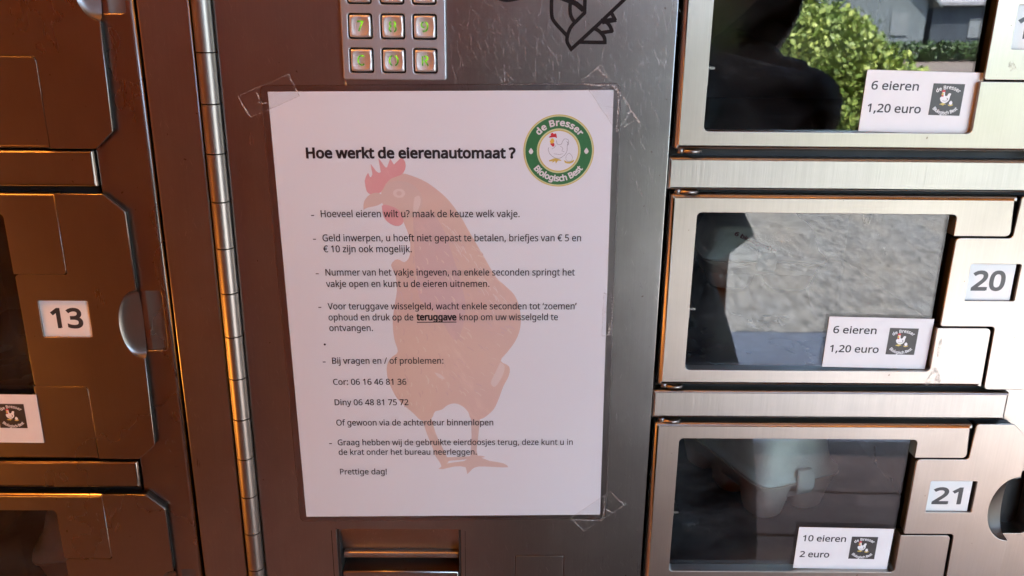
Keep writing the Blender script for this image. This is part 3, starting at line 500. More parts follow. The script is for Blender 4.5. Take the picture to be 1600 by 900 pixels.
def text_mesh(name, placed, y, mat, parent, bold=0.0):
    """placed: list of glyph contours in mm; outers and their holes filled, strokes fattened by bold mm"""
    cs = [clean(c) for c in placed]
    cs = [c for c in cs if len(c) > 2]
    depth = [sum(inside(c[0], d) for d in cs if d is not c) for c in cs]
    polys = []
    for c, d in zip(cs, depth):
        if d % 2: continue
        polys.append((c if area(c) > 0 else c[::-1], [h for h, dh in zip(cs, depth) if dh == d + 1 and inside(h[0], c)]))
    o = flat(name, polys, y, mat, parent)
    if bold:
        bm = bmesh.new(); bm.from_mesh(o.data)
        for n_, c in enumerate(cs):
            L, Q = ribbon(c + c[:2], 2 * bold)
            yy = (y + 0.012 + 0.0015 * (n_ % 9)) * S
            A = [bm.verts.new((p[0] * S, yy, p[1] * S)) for p in L[:-1]]
            B = [bm.verts.new((p[0] * S, yy, p[1] * S)) for p in Q[:-1]]
            for k in range(1, len(A)):
                try: f = bm.faces.new((A[k - 1], A[k], B[k], B[k - 1]))
                except ValueError: continue
        bm.normal_update()
        for f in bm.faces:
            if f.normal.y > 0: f.normal_flip()
        bm.to_mesh(o.data); bm.free()
    return o

def text_fit(name, s, x0, x1, zb, h, y, mat, parent, bold=0.0, font=NOTO, slope=0.0, shear=0.0):
    """string between x0 and x1 on baseline zb, capital height h (mm)"""
    items, w = layout(s, font); a, b = ext(items)
    kx = (x1 - x0) / (b - a); kz = h / 573
    out = []
    for (x, _, cs) in items:
        for c in cs:
            q = []
            for p in c:
                X = x0 + (x + p[0] - a) * kx + p[1] * kz * shear
                q.append((X, zb + p[1] * kz + (X - x0) * slope))
            out.append(q)
    return text_mesh(name, out, y, mat, parent, bold)

def text_arc(name, s, cx, cz, rad, size, a_mid, y, mat, parent, bold=0.0, bottom=False, squeeze=1.0, spread=1.0):
    items, w = layout(s); k = size / 573
    out = []
    for (x, adv, cs) in items:
        mid = (x + adv / 2 - w / 2) * k * squeeze * spread
        if not bottom:
            th = a_mid - mid / rad; base = Vector((cx + rad * math.cos(th), cz + rad * math.sin(th))); r_ = th - math.pi / 2
        else:
            th = a_mid + mid / rad; base = Vector((cx + rad * math.cos(th), cz + rad * math.sin(th))); r_ = th + math.pi / 2
        ca, sa = math.cos(r_), math.sin(r_)
        for c in cs:
            q = []
            for p in c:
                lx = (p[0] - adv / 2) * k * squeeze; lz = p[1] * k
                q.append((base.x + lx * ca - lz * sa, base.y + lx * sa + lz * ca))
            out.append(q)
    return text_mesh(name, out, y, mat, parent, bold)

# ================================================================== PAYMENT COLUMN
GROUND = -1.25
LAMP = (-0.62, -0.36, 1.195, 5.0, 1.8)   # ceiling lamp: x, y, z, globe glow, light power
pay = empty('payment_column', (0, 0.05, 0), 'brushed steel centre column of the egg machine carrying the keypad and the taped notice', 'vending machine')
# helper parent offset: parts are written in world millimetres
def adopt(parent):
    """children keep world coordinates although the parent empty stands elsewhere"""
    inv = Matrix.Translation(-Vector(parent.location)) if parent.type == 'EMPTY' else None
    return inv
def settle(root):
    mi = root.matrix_basis.inverted()
    for o in bpy.data.objects:
        if o.parent is root: o.matrix_parent_inverse = mi
# main door with its openings
notehole = rect(-81.5, -240, 7.0, -160.8)
flaphole = rect(46.6, -222, 82.4, -181.9)
plate('door_panel', rounded([(-135.0, -232), (-82.3, -232), (-82.3, -160.6), (7.4, -160.6), (7.4, -232), (46.6, -232), (46.6, -182.0), (82.4, -182.0), (82.4, -232), (139.0, -232), (139.0, 262), (-135.0, 262)], [0, 0, 0.6, 0.6, 0, 0, 0.5, 0.5, 0, 0, 0, 0], 3), [], 0, 22, M['panel'], pay, r=0.5)
plate('door_strip', rect(-180.6, -235, -149.6, 262), [], 0, 30, M['panel'], pay, r=1.3)
# continuous hinge
Z = -222.3
ks = []
while Z < 250:
    bm = bmesh.new()
    cyl(bm, (-142.1, -0.6, Z + 0.4), (-142.1, -0.6, Z + 29.75), 5.7, 32)
    # the leaf that this knuckle rolls out of
    side = 0
    box(bm, *((-148.6, 4.2, Z + 0.25, -142.3, 5.4, Z + 29.9) if side else (-142.3, 4.2, Z + 0.25, -136.0, 5.4, Z + 29.9)))
    ks.append(finish('hinge_knuckle', bm, M['hinge'], pay, smooth=True)); Z += 30.15
bm = bmesh.new(); cyl(bm, (-142.3, 0.6, -232), (-142.3, 0.6, 262), 3.4, 16); finish('hinge_pin', bm, M['dark'], pay)
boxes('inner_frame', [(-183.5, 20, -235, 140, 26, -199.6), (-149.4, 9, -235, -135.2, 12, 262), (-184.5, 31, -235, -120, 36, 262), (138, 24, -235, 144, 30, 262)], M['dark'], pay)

# keypad: rounded faceplate with wells, keys, legends
KX = (-49.0, -29.8, -10.9); KZ = (225.0, 205.3, 185.6, 166.1)
wells = [rounded(rect(x - 7.3, z - 7.4, x + 7.3, z + 7.4), 1.7, 4) for x in KX for z in KZ]
kp = plate('keypad', rounded(rect(-60.4, 154.8, 1.4, 239), 1.6, 5), wells, -2.6, 2.6, M['keypad'], pay, r=0.7, rh=0.55)
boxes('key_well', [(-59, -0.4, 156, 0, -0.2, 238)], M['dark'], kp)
def keymesh():
    n = 26; w = 6.4; bm = bmesh.new(); g = {}
    def H(x, z):
        d = max(abs(x), abs(z)); r = math.hypot(x, z)
        # rounded square pad with a round dish
        ax, az = max(0, abs(x) - (w - 1.3)), max(0, abs(z) - (w - 1.3)); e = math.hypot(ax, az) / 1.3
        edge = 0.0 if e <= 0 else (1 - math.sqrt(max(0, 1 - min(1, e) ** 2))) * 1.5
        dish = 0.0
        if r < 5.9: dish = 0.75 * (1 - (r / 5.9) ** 2) ** 0.8
        return -3.6 + edge + dish
    for i in range(n + 1):
        for j in range(n + 1):
            u, v = -1 + 2 * i / n, -1 + 2 * j / n
            x, z = w * u, w * v
            # pull the corners in
            k = 1 - 0.055 * (u * u * v * v)
            x *= k; z *= k
            g[i, j] = bm.verts.new((x * S, H(x, z) * S, z * S))
    for i in range(n):
        for j in range(n):
            f = bm.faces.new((g[i, j], g[i + 1, j], g[i + 1, j + 1], g[i, j + 1])); f.smooth = True
    rim = [g[i, 0] for i in range(n)] + [g[n, j] for j in range(n)] + [g[n - i, n] for i in range(n)] + [g[0, n - j] for j in range(n)]
    low = [bm.verts.new((v.co.x, -0.3 * S, v.co.z)) for v in rim]
    for i in range(len(rim)):
        f = bm.faces.new((rim[i], rim[(i + 1) % len(rim)], low[(i + 1) % len(rim)], low[i])); f.smooth = True
    return bm
def dish_y(x, z):
    r = math.hypot(x, z)
    return -3.66 + (0.75 * (1 - (r / 5.9) ** 2) ** 0.8 if r < 5.9 else 0) - 0.05
kmesh = None
def arc(cx, cz, r, a0, a1, n=10, ry=None): return [(cx + r * math.cos(R(a0 + (a1 - a0) * i / n)), cz + (ry or r) * math.sin(R(a0 + (a1 - a0) * i / n))) for i in range(n + 1)]
LEG = {
 '7': [[(-1.35, 2.3), (0, 2.35), (1.35, 2.3), (0.4, 0.3), (-0.75, -2.4)]],
 '8': [arc(-.25, 1.25, 1.15, 105, 255, 8) , arc(-.25, -1.2, 1.35, 105, 255, 8), arc(.25, 1.25, 1.15, 75, -75, 8), arc(.25, -1.2, 1.35, 75, -75, 8)],
 '9': [arc(-.3, .95, 1.3, 100, 280, 10), [(.35, 2.3), (1.2, 1.7), (1.45, .6), (1.35, -.8), (.7, -1.9), (-.4, -2.3), (-1.0, -2.05)]],
 'C': [arc(0.1, 0, 1.75, 48, 312, 16, 2.35)],
 '0': [arc(-.3, 0, 1.75, 102, 258, 10, 2.45), arc(.3, 0, 1.75, 78, -78, 10, 2.45)],
 'R': [[(-1.35, -2.4), (-1.35, 2.4)], [(-.6, 2.3), (.5, 2.25), (1.25, 1.5), (.9, .5), (-.2, .1), (.5, -.9), (1.35, -2.4)]],
 '4': [[(.9, -2.4), (.9, 2.3), (-1.4, -.9), (1.5, -.9)]], '5': [[(1.2, 2.3), (-1.1, 2.3), (-1.1, .3), (.5, .5), (1.3, -.9), (.4, -2.2), (-1.1, -2.1)]],
 '6': [[(1, 2.2), (-.6, 1.3), (-1.4, -.6), (-.3, -2.3), (1.2, -1.6), (1.1, -.1), (-1.1, -.3)]],
 '1': [[(-.8, 1.5), (.2, 2.4), (.2, -2.4)]], '2': [[(-1.2, 1.5), (0, 2.4), (1.2, 1.4), (-1.2, -2.3), (1.3, -2.3)]], '3': [[(-1.1, 2), (.4, 2.3), (1.1, 1.2), (0, .1), (1.2, -1.2), (.2, -2.4), (-1.2, -2)]]}
names = [['1', '4', '7', 'C'], ['2', '5', '8', '0'], ['3', '6', '9', 'R']]
for i, x in enumerate(KX):
    for j, z in enumerate(KZ):
        if kmesh is None:
            k0 = finish('key', keymesh(), M['key'], kp); kmesh = k0.data; o = k0
        else:
            o = k0.copy(); link(o, kp)
        o.location = (x * S, 0, z * S)
        bm = bmesh.new()
        for ln in LEG[names[i][j]]:
            if len(ln) < 8:
                # subdivide straight strokes so that they follow the dish
                q = []
                for a, b in zip(ln, ln[1:]):
                    for t in range(4): q.append((a[0] + (b[0] - a[0]) * t / 4, a[1] + (b[1] - a[1]) * t / 4))
                ln = q + [ln[-1]]
            ln = [(p[0] * 1.22, p[1] * 1.16) for p in ln]
            L, Q = ribbon(ln, 0.8)
            A = [bm.verts.new((p[0] * S, dish_y(*p) * S, p[1] * S)) for p in L]
            B = [bm.verts.new((p[0] * S, dish_y(*p) * S, p[1] * S)) for p in Q]
            for t in range(len(A) - 1): bm.faces.new((A[t], A[t + 1], B[t + 1], B[t]))
        for f in bm.faces:
            f.normal_update()
            if f.normal.y > 0: f.normal_flip()
        me = bpy.data.meshes.new('key_legend'); bm.to_mesh(me); bm.free(); me.materials.append(M['led'])
        lg = link(bpy.data.objects.new('key_legend', me), kp); lg.location = (x * S, 0, z * S)
flat('rust_drip', [smooth_line([(-60.3, 152.2), (-59.7, 153.9), (-59.0, 152.4), (-59.1, 151.1), (-60.0, 150.9), (-60.3, 152.2)], 4)[:-1]], -0.08, M['grime'], pay)

# printed outline drawing above the notice (its lower end)
def chamf(L): return L
strokes('printed_emblem', [
    smooth_line([(63.9, 216), (63.9, 203), (64.2, 193.0), (66.4, 188.6), (74.0, 181.0)], 5),
    smooth_line([(78.0, 189.0), (75.4, 185.6), (73.9, 181.3), (73.9, 177.6), (76.6, 173.4)], 5),
    [(75.6, 172.9), (92, 188.0), (110, 205.2), (118, 213)],
    [(83.6, 216), (83.6, 194.4), (77.6, 188.4)],
    smooth_line([(75.0, 204), (75.0, 195.5), (76.1, 191.6), (78.4, 188.7)], 5),
    (smooth_line([(66.0, 204.0), (73.5, 201.4), (78.5, 199.4), (83.0, 195.9)], 5), 3.0),
    [(80.3, 177.7), (96.9, 177.7)],
    smooth_line([(96.4, 176.7), (95.9, 180.6), (92.6, 184.2), (88.7, 186.0)], 5),
    [(93.6, 183.2), (100.9, 184.3)],
    smooth_line([(100.6, 183.6), (98.9, 187.2), (96.6, 189.3), (93.2, 190.4)], 5),
    ([(94.2, 189.4), (102.6, 190.9)], 2.9),
    [(102.2, 190.2), (99.0, 195.4)],
    (smooth_line([(29.0, 204), (37.6, 201.6), (49.0, 203.8)], 5), 3.2)], 2.15, -0.12, M['black'], pay)

# banknote slot: ramp, cheeks, gilt-looking lip, dark throat, lower lip
bm = bmesh.new()
def quad(bm, pts, sm=False):
    f = bm.faces.new([bm.verts.new((p[0] * S, p[1] * S, p[2] * S)) for p in pts]); f.smooth = sm; return f
def sheet(bm, prof, x0, x1):
    """profile [(y,z)] swept along x, smooth"""
    A = [bm.verts.new((x0 * S, p[0] * S, p[1] * S)) for p in prof]; B = [bm.verts.new((x1 * S, p[0] * S, p[1] * S)) for p in prof]
    for i in range(len(A) - 1):
        f = bm.faces.new((A[i], B[i], B[i + 1], A[i + 1])); f.smooth = True
note = empty('note_slot', (0, 0, 0)); note.parent = pay
sheet(bm, [(0.6, -160.9), (8.5, -182.6)], -80.4, 5.8)
finish('ramp', bm, M['panel'], note)
bm = bmesh.new()
sheet(bm, [(8.5, -182.6), (5.2, -182.5), (4.0, -183.2), (3.4, -184.4), (3.4, -186.0), (4.0, -187.2), (6.0, -188.0), (16, -188.2)], -78.6, 5.0)
finish('lip', bm, M['hinge'], note)
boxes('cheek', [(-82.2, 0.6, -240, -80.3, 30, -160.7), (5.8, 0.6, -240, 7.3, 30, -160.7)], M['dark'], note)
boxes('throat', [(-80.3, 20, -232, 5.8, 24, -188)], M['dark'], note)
plate('lower_lip', rect(-79.8, -215, 5.2, -197.6), [], 1.5, 22, M['panel'], note, r=1.2)
# hairline frame seams beside the slot
flat('seam', [rect(-86.1, -232, -85.6, -161.5), rect(10.2, -232, 10.6, -161.5)], -0.03, M['dark'], note)
plate('coin_flap', rounded(rect(47.1, -221, 81.9, -182.6), 0.6, 3), [], 0.15, 3, M['panel'], pay, r=0.35)
boxes('coin_chute', [(46, 8, -224, 83, 10, -181)], M['dark'], pay)
settle(pay)

# ================================================================== LOCKER DOORS
def dish_mesh(name, x_rim, x_edge, zc, hh, dep, y0, mat, parent, x_out=None, slit=True):
    """finger pull: half-oval dish pressed in from a door edge, deepest at the edge"""
    bm = bmesh.new(); n, m = 16, 22; g = {}
    for i in range(n + 1):
        for j in range(m + 1):
            u = i / n; v = -1 + 2 * j / m
            w = math.sqrt(max(0, 1 - v * v))
            x = x_edge + (x_rim - x_edge) * w * (1 - u)
            z = zc + hh * v
            # depth grows quickly from the rim
            yy = y0 + dep * w ** 0.6 * (0.16 * (1 - (1 - u) ** 7) + 0.84 * u)
            g[i, j] = bm.verts.new((x * S, yy * S, z * S))
    for i in range(n):
        for j in range(m):
            try:
                f = bm.faces.new((g[i, j], g[i + 1, j], g[i + 1, j + 1], g[i, j + 1])); f.smooth = True
            except ValueError: pass
    bmesh.ops.remove_doubles(bm, verts=bm.verts, dist=1e-6)
    return finish(name, bm, mat, parent)

def halfoval(x_edge, x_rim, zc, hh, n=18):
    """points from top to bottom along the oval rim"""
    return [(x_edge + (x_rim - x_edge) * math.sin(math.pi * k / n), zc + hh * math.cos(math.pi * k / n)) for k in range(n + 1)]

def right_door(zc, number, parent):
    """door of the low compartments: bent frame sheet, lock plate with number window, clear pane"""
    d = empty('locker_door', (0, 0, zc * S)); d.parent = parent
    def rf(v):
        return 2.6 if (v[0] < 144 or v[1] > 85.5 or v[1] < -45.2) else 0.35
    fo = rounded([(142.4, -45.7), (363.2, -45.7), (362.3, -2.9), (326.3, -2.9), (326.3, -34.4), (159.8, -34.4), (159.8, 74.3), (326.3, 74.3), (326.3, 60.2), (362.6, 60.2), (363.4, 86.2), (142.4, 86.2)],
                 [1.2, 0.6, 3.2, 0.5, 3.0, 3.0, 3.0, 3.0, 0.5, 3.2, 0.6, 1.2], 5)
    plate('frame_plate', fo, [], 0.0, 9, M['door'], d, rf=rf)
    top = [(404.6, 74.6), (392.0, 86.6), (365.6, 86.6), (364.6, 59.0), (328.3, 59.0), (328.0, -1.9), (364.6, -1.9), (365.4, -47.6), (392.5, -47.6), (404.6, -36)]
    r_ = rounded(top, [3, 3, 2.2, 2.5, 3.0, 1.6, 2.5, 3.0, 3, 3], 5)
    # cut the finger pull out of the free edge
    i0 = max(range(len(r_)), key=lambda i: (r_[i][0] + r_[i][1] * 0.0 if r_[i][1] < -20 else -1e9))
    k = [i for i, p in enumerate(r_) if abs(p[0] - 404.6) < 0.2 and p[1] < 0]
    cut = halfoval(404.6, 386.2, 19.0, 26)[::-1]
    out = r_[:]; out += cut            # outline ends at the lower right, then climbs along the pull
    numhole = rounded(rect(341.0, 16.2, 374.2, 41.7), 1.1, 3)
    plate('lock_plate', out, [numhole], 0.15, 1.5, M['door'], d, rf=lambda v: 0.5)
    plate('dark_gap_filler', inset(clean(out), [0.9] * len(clean(out))), [numhole], 1.7, 7.3, M['dark'], d, r=0.05)  # black filler behind the thin plate, painted shade for the gap at its edge
    dish_mesh('finger_pull', 386.2, 404.8, 19.0, 26, 15, 0.3, M['door'], d)
    # pane, slightly smaller than its opening
    boxes('pane', [(153.5, 4.2, -38.5, 323.4, 7.0, 78.5)], M['pane'], d)
    # number card
    nc = plate('number_card', rounded(rect(340.6, 15.7, 372.2, 42.2), 0.8, 3), [], 2.4, 1.2, M['number'], d, r=0.2)
    text_fit('printed_number', number, *NUMX[number], NUMZ[number], 12.6, 2.35, M['number_ink'], nc, bold=0.62)
    boxes('latch_bracket', [(155, 34, -9.5, 168, 35.5, 2.6), (155, 20, 1.6, 168.5, 36, 3.0), (158, 20, -6, 164, 34, -4.5)], M['hinge'], d)
    # hinge pins at the corners
    for z in (-47.0, 87.4):
        bm = bmesh.new(); cyl(bm, (147, 4, z - 1.5), (147, 4, z + 1.5), 2.4, 16)
        cyl(bm, (154, 5.0, z - 0.9), (154, 5.0, z + 0.9), 6.5, 24)
        finish('hinge_stud', bm, M['hinge'], d)
    for o in bpy.data.objects:
        pass
    return d
NUMX = {'19': (344.5, 367.5), '20': (345.6, 366.3), '21': (346.0, 366.0), '12': (-264, -241), '13': (-261.8, -242.2), '14': (-264, -241)}
NUMZ = {'19': 22.8, '20': 23.3, '21': 22.2, '12': 82.3, '13': 82.3, '14': 82.3}

rc = empty('locker_cabinet', (0.27, 0.2, GROUND), 'right hand egg locker cabinet of bright brushed steel with windowed doors 19, 20 and 21', 'vending machine')
for zc, num in ((160, '19'), (0, '20'), (-160.4, '21')):
    right_door(zc, num, rc)
for zb in (88.7, -70.6, -231.0):
    plate('crossbar', rounded(rect(139.6, zb, 384.4, zb + 20.6), 0.8, 3), [], 0.6, 30, M['bar'], rc, rf=lambda v: 1.8)
# right stile with the recesses behind the finger pulls
holes = [rounded(rect(386.6, c + 19 - 26, 424, c + 19 + 26), 5, 4) for c in (160, 0, -160.4)]
plate('stile', rect(385.6, -250, 470, 262), holes, 9.5, 25, M['door'], rc, r=1.0)
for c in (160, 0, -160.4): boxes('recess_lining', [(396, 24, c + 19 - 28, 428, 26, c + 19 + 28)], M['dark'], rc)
# compartments behind the doors: open-fronted boxes
def liner(name, x0, x1, z0, z1, d, parent, mat):
    bm = bmesh.new()
    y0, y1 = 10.5, d
    for q in ([(x0, y0, z0), (x1, y0, z0), (x1, y1, z0), (x0, y1, z0)], [(x0, y0, z1), (x1, y0, z1), (x1, y1, z1), (x0, y1, z1)],
              [(x0, y0, z0), (x0, y0, z1), (x0, y1, z1), (x0, y1, z0)], [(x1, y0, z0), (x1, y0, z1), (x1, y1, z1), (x1, y1, z0)],
              [(x0, y1, z0), (x1, y1, z0), (x1, y1, z1), (x0, y1, z1)]): quad(bm, q)
    return finish(name, bm, mat, parent)
for zc in (160, 0, -160.4):
    liner('compartment_lining', 150.5, 383, zc - 40.2, zc + 84.0, 300, rc, M['liner'])
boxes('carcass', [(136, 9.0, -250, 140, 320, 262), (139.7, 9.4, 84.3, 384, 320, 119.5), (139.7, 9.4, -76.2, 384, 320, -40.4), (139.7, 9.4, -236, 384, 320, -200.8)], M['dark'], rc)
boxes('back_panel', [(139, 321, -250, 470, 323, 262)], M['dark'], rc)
settle(rc)

# left cabinet: taller compartments
def left_door(zt, number, parent, jog=True):
    """zt: top edge of the door (mm)"""
    d = empty('locker_door', (0, 0, 0)); d.parent = parent
    B = -187.8 + zt; T = zt
    def rf(v): return 0.2 if v[0] > -300 and T - 1 > v[1] > B + 1 else (2.2 if (v[1] > T - 0.6 or v[1] < B + 0.6) else 0.4)
    # frame sheet (extends out of the picture to the left)
    fo = rounded([(-470, B), (-244.6, B), (-244.6, B + 55.0), (-280.8, B + 55.0), (-280.8, B + 13.2), (-452, B + 13.2), (-452, T - 13.2), (-280.8, T - 13.2), (-280.8, T - 53.2), (-246.6, T - 53.2), (-246.6, T), (-470, T)],
                 [2, 0.8, 3, 0.5, 3, 3, 3, 3, 0.5, 2.5, 0.8, 2], 5)
    plate('frame_plate', fo, [], 0.0, 8, M['door_shaded'], d, rf=rf)
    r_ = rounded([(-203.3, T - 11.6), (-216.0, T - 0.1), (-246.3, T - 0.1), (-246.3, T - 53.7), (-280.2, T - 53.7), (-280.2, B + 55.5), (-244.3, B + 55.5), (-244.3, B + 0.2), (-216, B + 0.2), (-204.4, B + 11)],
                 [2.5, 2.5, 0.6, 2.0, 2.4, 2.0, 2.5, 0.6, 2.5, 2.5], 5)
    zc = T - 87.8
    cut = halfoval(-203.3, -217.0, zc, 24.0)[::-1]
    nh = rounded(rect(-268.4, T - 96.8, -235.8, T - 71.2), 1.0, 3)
    plate('lock_plate', r_ + cut, [nh], 0.12, 1.3, M['door_shaded'], d, rf=lambda v: 0.45 if v[0] > -225 else 0.2)
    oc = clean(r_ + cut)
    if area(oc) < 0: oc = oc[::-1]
    plate('dark_gap_filler', inset(oc, [0.8] * len(oc)), [nh], 1.45, 6.5, M['dark'], d, r=0.05)  # near-black body stands in for the shade in the door gap
    dish_mesh('finger_pull', -217.0, -203.1, zc, 24.0, 5, 0.3, M['door_shaded'], d)
    boxes('pane', [(-458, 4.2, B + 9, -283.0, 7.0, T - 9)], M['pane'], d)
    nc = plate('number_card', rounded(rect(-269.0, T - 97.2, -236.4, T - 70.6), 0.8, 3), [], 1.5, 1.2, M['number'], d, r=0.2)
    text_fit('printed_number', number, -261.5, -242.0, T - 90.3, 13.0, 1.45, M['number_ink'], nc, bold=0.62)
    return d
lc = empty('locker_cabinet', (-0.33, 0.2, GROUND), 'left hand egg locker cabinet in the brown shade with door 13 and its edge handle', 'vending machine')
DT = (298.9, 82.9, -133.1)
for zt, num in zip(DT, ('12', '13', '14')): left_door(zt, num, lc)
for zb in (87.2, -128.2): plate('crossbar', rounded(rect(-480, zb, -219.2, zb + (22.8 if zb > 0 else 20.4)), 0.8, 3), [], 1.2, 30, M['door_shaded'], lc, rf=lambda v: 1.6)
hl = [rounded(rect(-217.4, T - 87.8 - 20.0, -188.6, T - 87.8 + 22.5), 3.0, 4) for T in DT]
hl = [[(x, min(max(z, -250), 262)) for x, z in h] for h in hl if max(z for _, z in h) < 262]
plate('stile', rect(-218.2, -250, -184.4, 262), hl, 4.6, 26, M['door_shaded'], lc, rf=lambda v: 2.6 if v[0] > -190 else 0.4)
for T in DT[:]:
    c = T - 86.5
    if c + 22 > 262: continue
    bm = bmesh.new(); sheet_p = []
    # vertical trough behind the finger pull: deep at the door edge, rising to the stile face
    prof = [(5.6, -204.5), (5.5, -200.2), (5.7, -199.2), (6.1, -198.4), (7.3, -194.0), (8.4, -190.4), (8.9, -188.2)]
    A = [bm.verts.new((p[1] * S, p[0] * S, (c - 23) * S)) for p in prof]; Bv = [bm.verts.new((p[1] * S, p[0] * S, (c + 23) * S)) for p in prof]
    for i in range(len(A) - 1):
        f = bm.faces.new((A[i], A[i + 1], Bv[i + 1], Bv[i])); f.smooth = True
    finish('recess_trough', bm, M['door_shaded'], lc)
for zt in DT: liner('compartment_lining', -475, -222, zt - 184, zt - 3, 300, lc, M['liner'])
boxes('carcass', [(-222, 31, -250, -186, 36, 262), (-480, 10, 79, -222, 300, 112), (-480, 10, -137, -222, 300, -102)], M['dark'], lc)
settle(lc)

# ================================================================== THE TAPED NOTICE
nt_ = empty('notice', (0, -0.0004, 0), 'laminated white A4 notice with Dutch instructions and a faded brown hen print', 'notice', rot=(0, -0.014110, 0))
plate('sheet', rect(-105.0, -148.5, 105.0, 148.5), [], -0.10, 0.12, M['paper'], nt_, r=0.02)
poutl = rounded(rect(-109.6, -152.0, 109.6, 152.6), 3.6, 6)
pz = plate('laminate_pouch', poutl, [], -0.62, 0.10, M['pouch'], nt_, r=0.03)
ring_in = rounded(rect(-108.9, -151.3, 108.9, 151.9), 3.0, 6)
flat('laminate_edge', [(poutl, [ring_in])], -0.70, M['film_edge'], nt_)
ty = -0.30
T_ = [("Hoe werkt de eierenautomaat ?", -84.4, 44.9, 107.85, 6.6, 0.38),
 ("Hoeveel eieren wilt u? maak de keuze welk vakje.", -78.4, 47.7, 70.2, 4.75, 0),
 ("Geld inwerpen, u hoeft niet gepast te betalen, briefjes van € 5 en", -78.4, 87.1, 54.4, 4.75, 0),
 ("€ 10 zijn ook mogelijk.", -78.4, -21.8, 47.1, 4.75, 0),
 ("Nummer van het vakje ingeven, na enkele seconden springt het", -78.2, 83.5, 31.4, 4.75, 0),
 ("vakje open en kunt u de eieren uitnemen.", -78.4, 27.9, 23.6, 4.75, 0),
 ("Voor teruggave wisselgeld, wacht enkele seconden tot ‘zoemen’", -78.4, 85.1, 8.1, 4.75, 0),
 ("ophoud en druk op de", -78.4, -22.6, 0.4, 4.75, 0),
 ("teruggave", -20.2, 5.7, 0.2, 4.75, 0.26),
 ("knop om uw wisselgeld te", 8.0, 72.9, 0.0, 4.75, 0),
 ("ontvangen.", -78.4, -49.7, -7.1, 4.75, 0),
 ("Bij vragen en / of problemen:", -78.2, -3.7, -30.6, 4.75, 0),
 ("Cor: 06 16 46 81 36", -78.6, -29.2, -46.0, 4.6, 0),
 ("Diny 06 48 81 75 72", -78.6, -28.4, -61.2, 4.6, 0),
 ("Of gewoon via de achterdeur binnenlopen", -78.5, 29.3, -76.6, 4.7, 0),
 ("Graag hebben wij de gebruikte eierdoosjes terug, deze kunt u in", -78.6, 84.4, -91.8, 4.7, 0),
 ("de krat onder het bureau neerleggen.", -78.4, 17.5, -99.3, 4.7, 0),
 ("Prettige dag!", -78.5, -45.8, -114.7, 4.7, 0)]
for i, (s, x0, x1, zb, h, b) in enumerate(T_):
    sl = -0.0052 if i == 0 else -0.0056
    o = text_fit('heading' if i == 0 else 'text_line', s, x0, x1, zb + 0.35, h * 0.93, ty, M['ink'], nt_, bold=b or 0.055, slope=sl)
flat('underline', [rect(-20.3, -1.25, 5.8, -0.65)], ty, M['ink'], nt_)
for z in (71.7, 56.1, 33.0, 9.9, -28.9, -90.1): flat('list_dash', [rect(-84.6, z - 0.32, -82.7, z + 0.28)], ty, M['ink'], nt_)
flat('list_dot', [arc(-82.3, -16.3, 0.75, 0, 340, 16)], ty, M['ink'], nt_)

# faded hen print
hen = empty('hen_print', (0, 0, 0)); hen.parent = nt_
def shp(name, pts, mat, y, k=4):
    p = clean(smooth_line(list(pts) + [pts[0]], k)[:-1] if k > 1 else pts)
    return flat(name, [p], y, mat, hen)
shp('leg', [(-20.6, -66.5), (-14.0, -69), (-10.8, -81.8), (-6.7, -92.7), (-3.4, -100.7), (-2.6, -105.8), (-9.7, -103.2), (-13.0, -94.1), (-17.4, -80.2)], M['hen_horn'], -0.13, 3)
shp('foot', [(-12.1, -98.8), (-4.7, -101.4), (10.2, -101.0), (20.0, -100.4), (23.0, -101.6), (14.9, -102.6), (4.6, -103.8), (-2.6, -104.6), (-3.4, -108.5), (-6.8, -110.2), (-8.0, -106.2)], M['hen_horn'], -0.132, 3)
shp('leg', [(13.7, -66.7), (20.0, -68.2), (19.0, -84.4), (17.6, -96.8), (19.5, -104.4), (13.6, -105.4), (13.4, -96.8), (14.3, -84.4)], M['hen_horn'], -0.134, 3)
shp('foot', [(-9.4, -110.4), (-2.6, -106.2), (8.6, -104.6), (13.1, -101.3), (19.8, -101.6), (26.5, -104.6), (35.4, -106.3), (39.6, -109.7), (28.7, -109.3), (18.8, -108.9), (14.3, -110.9), (10.6, -114.8), (9.6, -109.4), (1.8, -108.8), (-6.4, -110.8)], M['hen_horn'], -0.136, 2)
body = [(-39.7, 84.5), (-37.3, 92.6), (-32.3, 96.6), (-25.9, 98.2), (-19.1, 96.4), (-11.2, 92.8), (-3.4, 87.1), (2.5, 81.4), (7.2, 75.1), (11.1, 68.9), (15.0, 61.3), (20.2, 52.0), (26.2, 40.8), (32.3, 30.0), (38.5, 23.8), (43.9, 18.1), (47.3, 10.1), (48.5, 0.2), (47.2, -8.8), (44.2, -15.7), (39.5, -22.5), (34.9, -29.0), (40.6, -33.2), (40.2, -40.0), (36.6, -47.5), (33.0, -57.8), (30.0, -64.4), (26.2, -68.6), (21.2, -72.0), (14.2, -71.8), (12.4, -66.9), (8.6, -62.4), (3.6, -60.2), (-1.5, -61.3), (-5.7, -64.7), (-10.6, -66.4), (-13.0, -71.4), (-19.8, -73.0), (-25.7, -67.0), (-31.1, -61.7), (-36.1, -55.9), (-39.7, -47.7), (-41.8, -39.7), (-41.5, -31.3), (-38.1, -25.8), (-33.9, -21.9), (-35.8, -12.9), (-36.3, -1.5), (-34.8, 9.7), (-32.6, 20.7), (-32.9, 31.7), (-35.5, 38.5), (-31.4, 42.4), (-26.8, 40.4), (-23.2, 44.7), (-22.6, 55.2), (-25.3, 64.5), (-27.6, 68.2), (-33.6, 70.0), (-38.2, 76.2)]
shp('body', body, M['hen'], -0.140, 3)
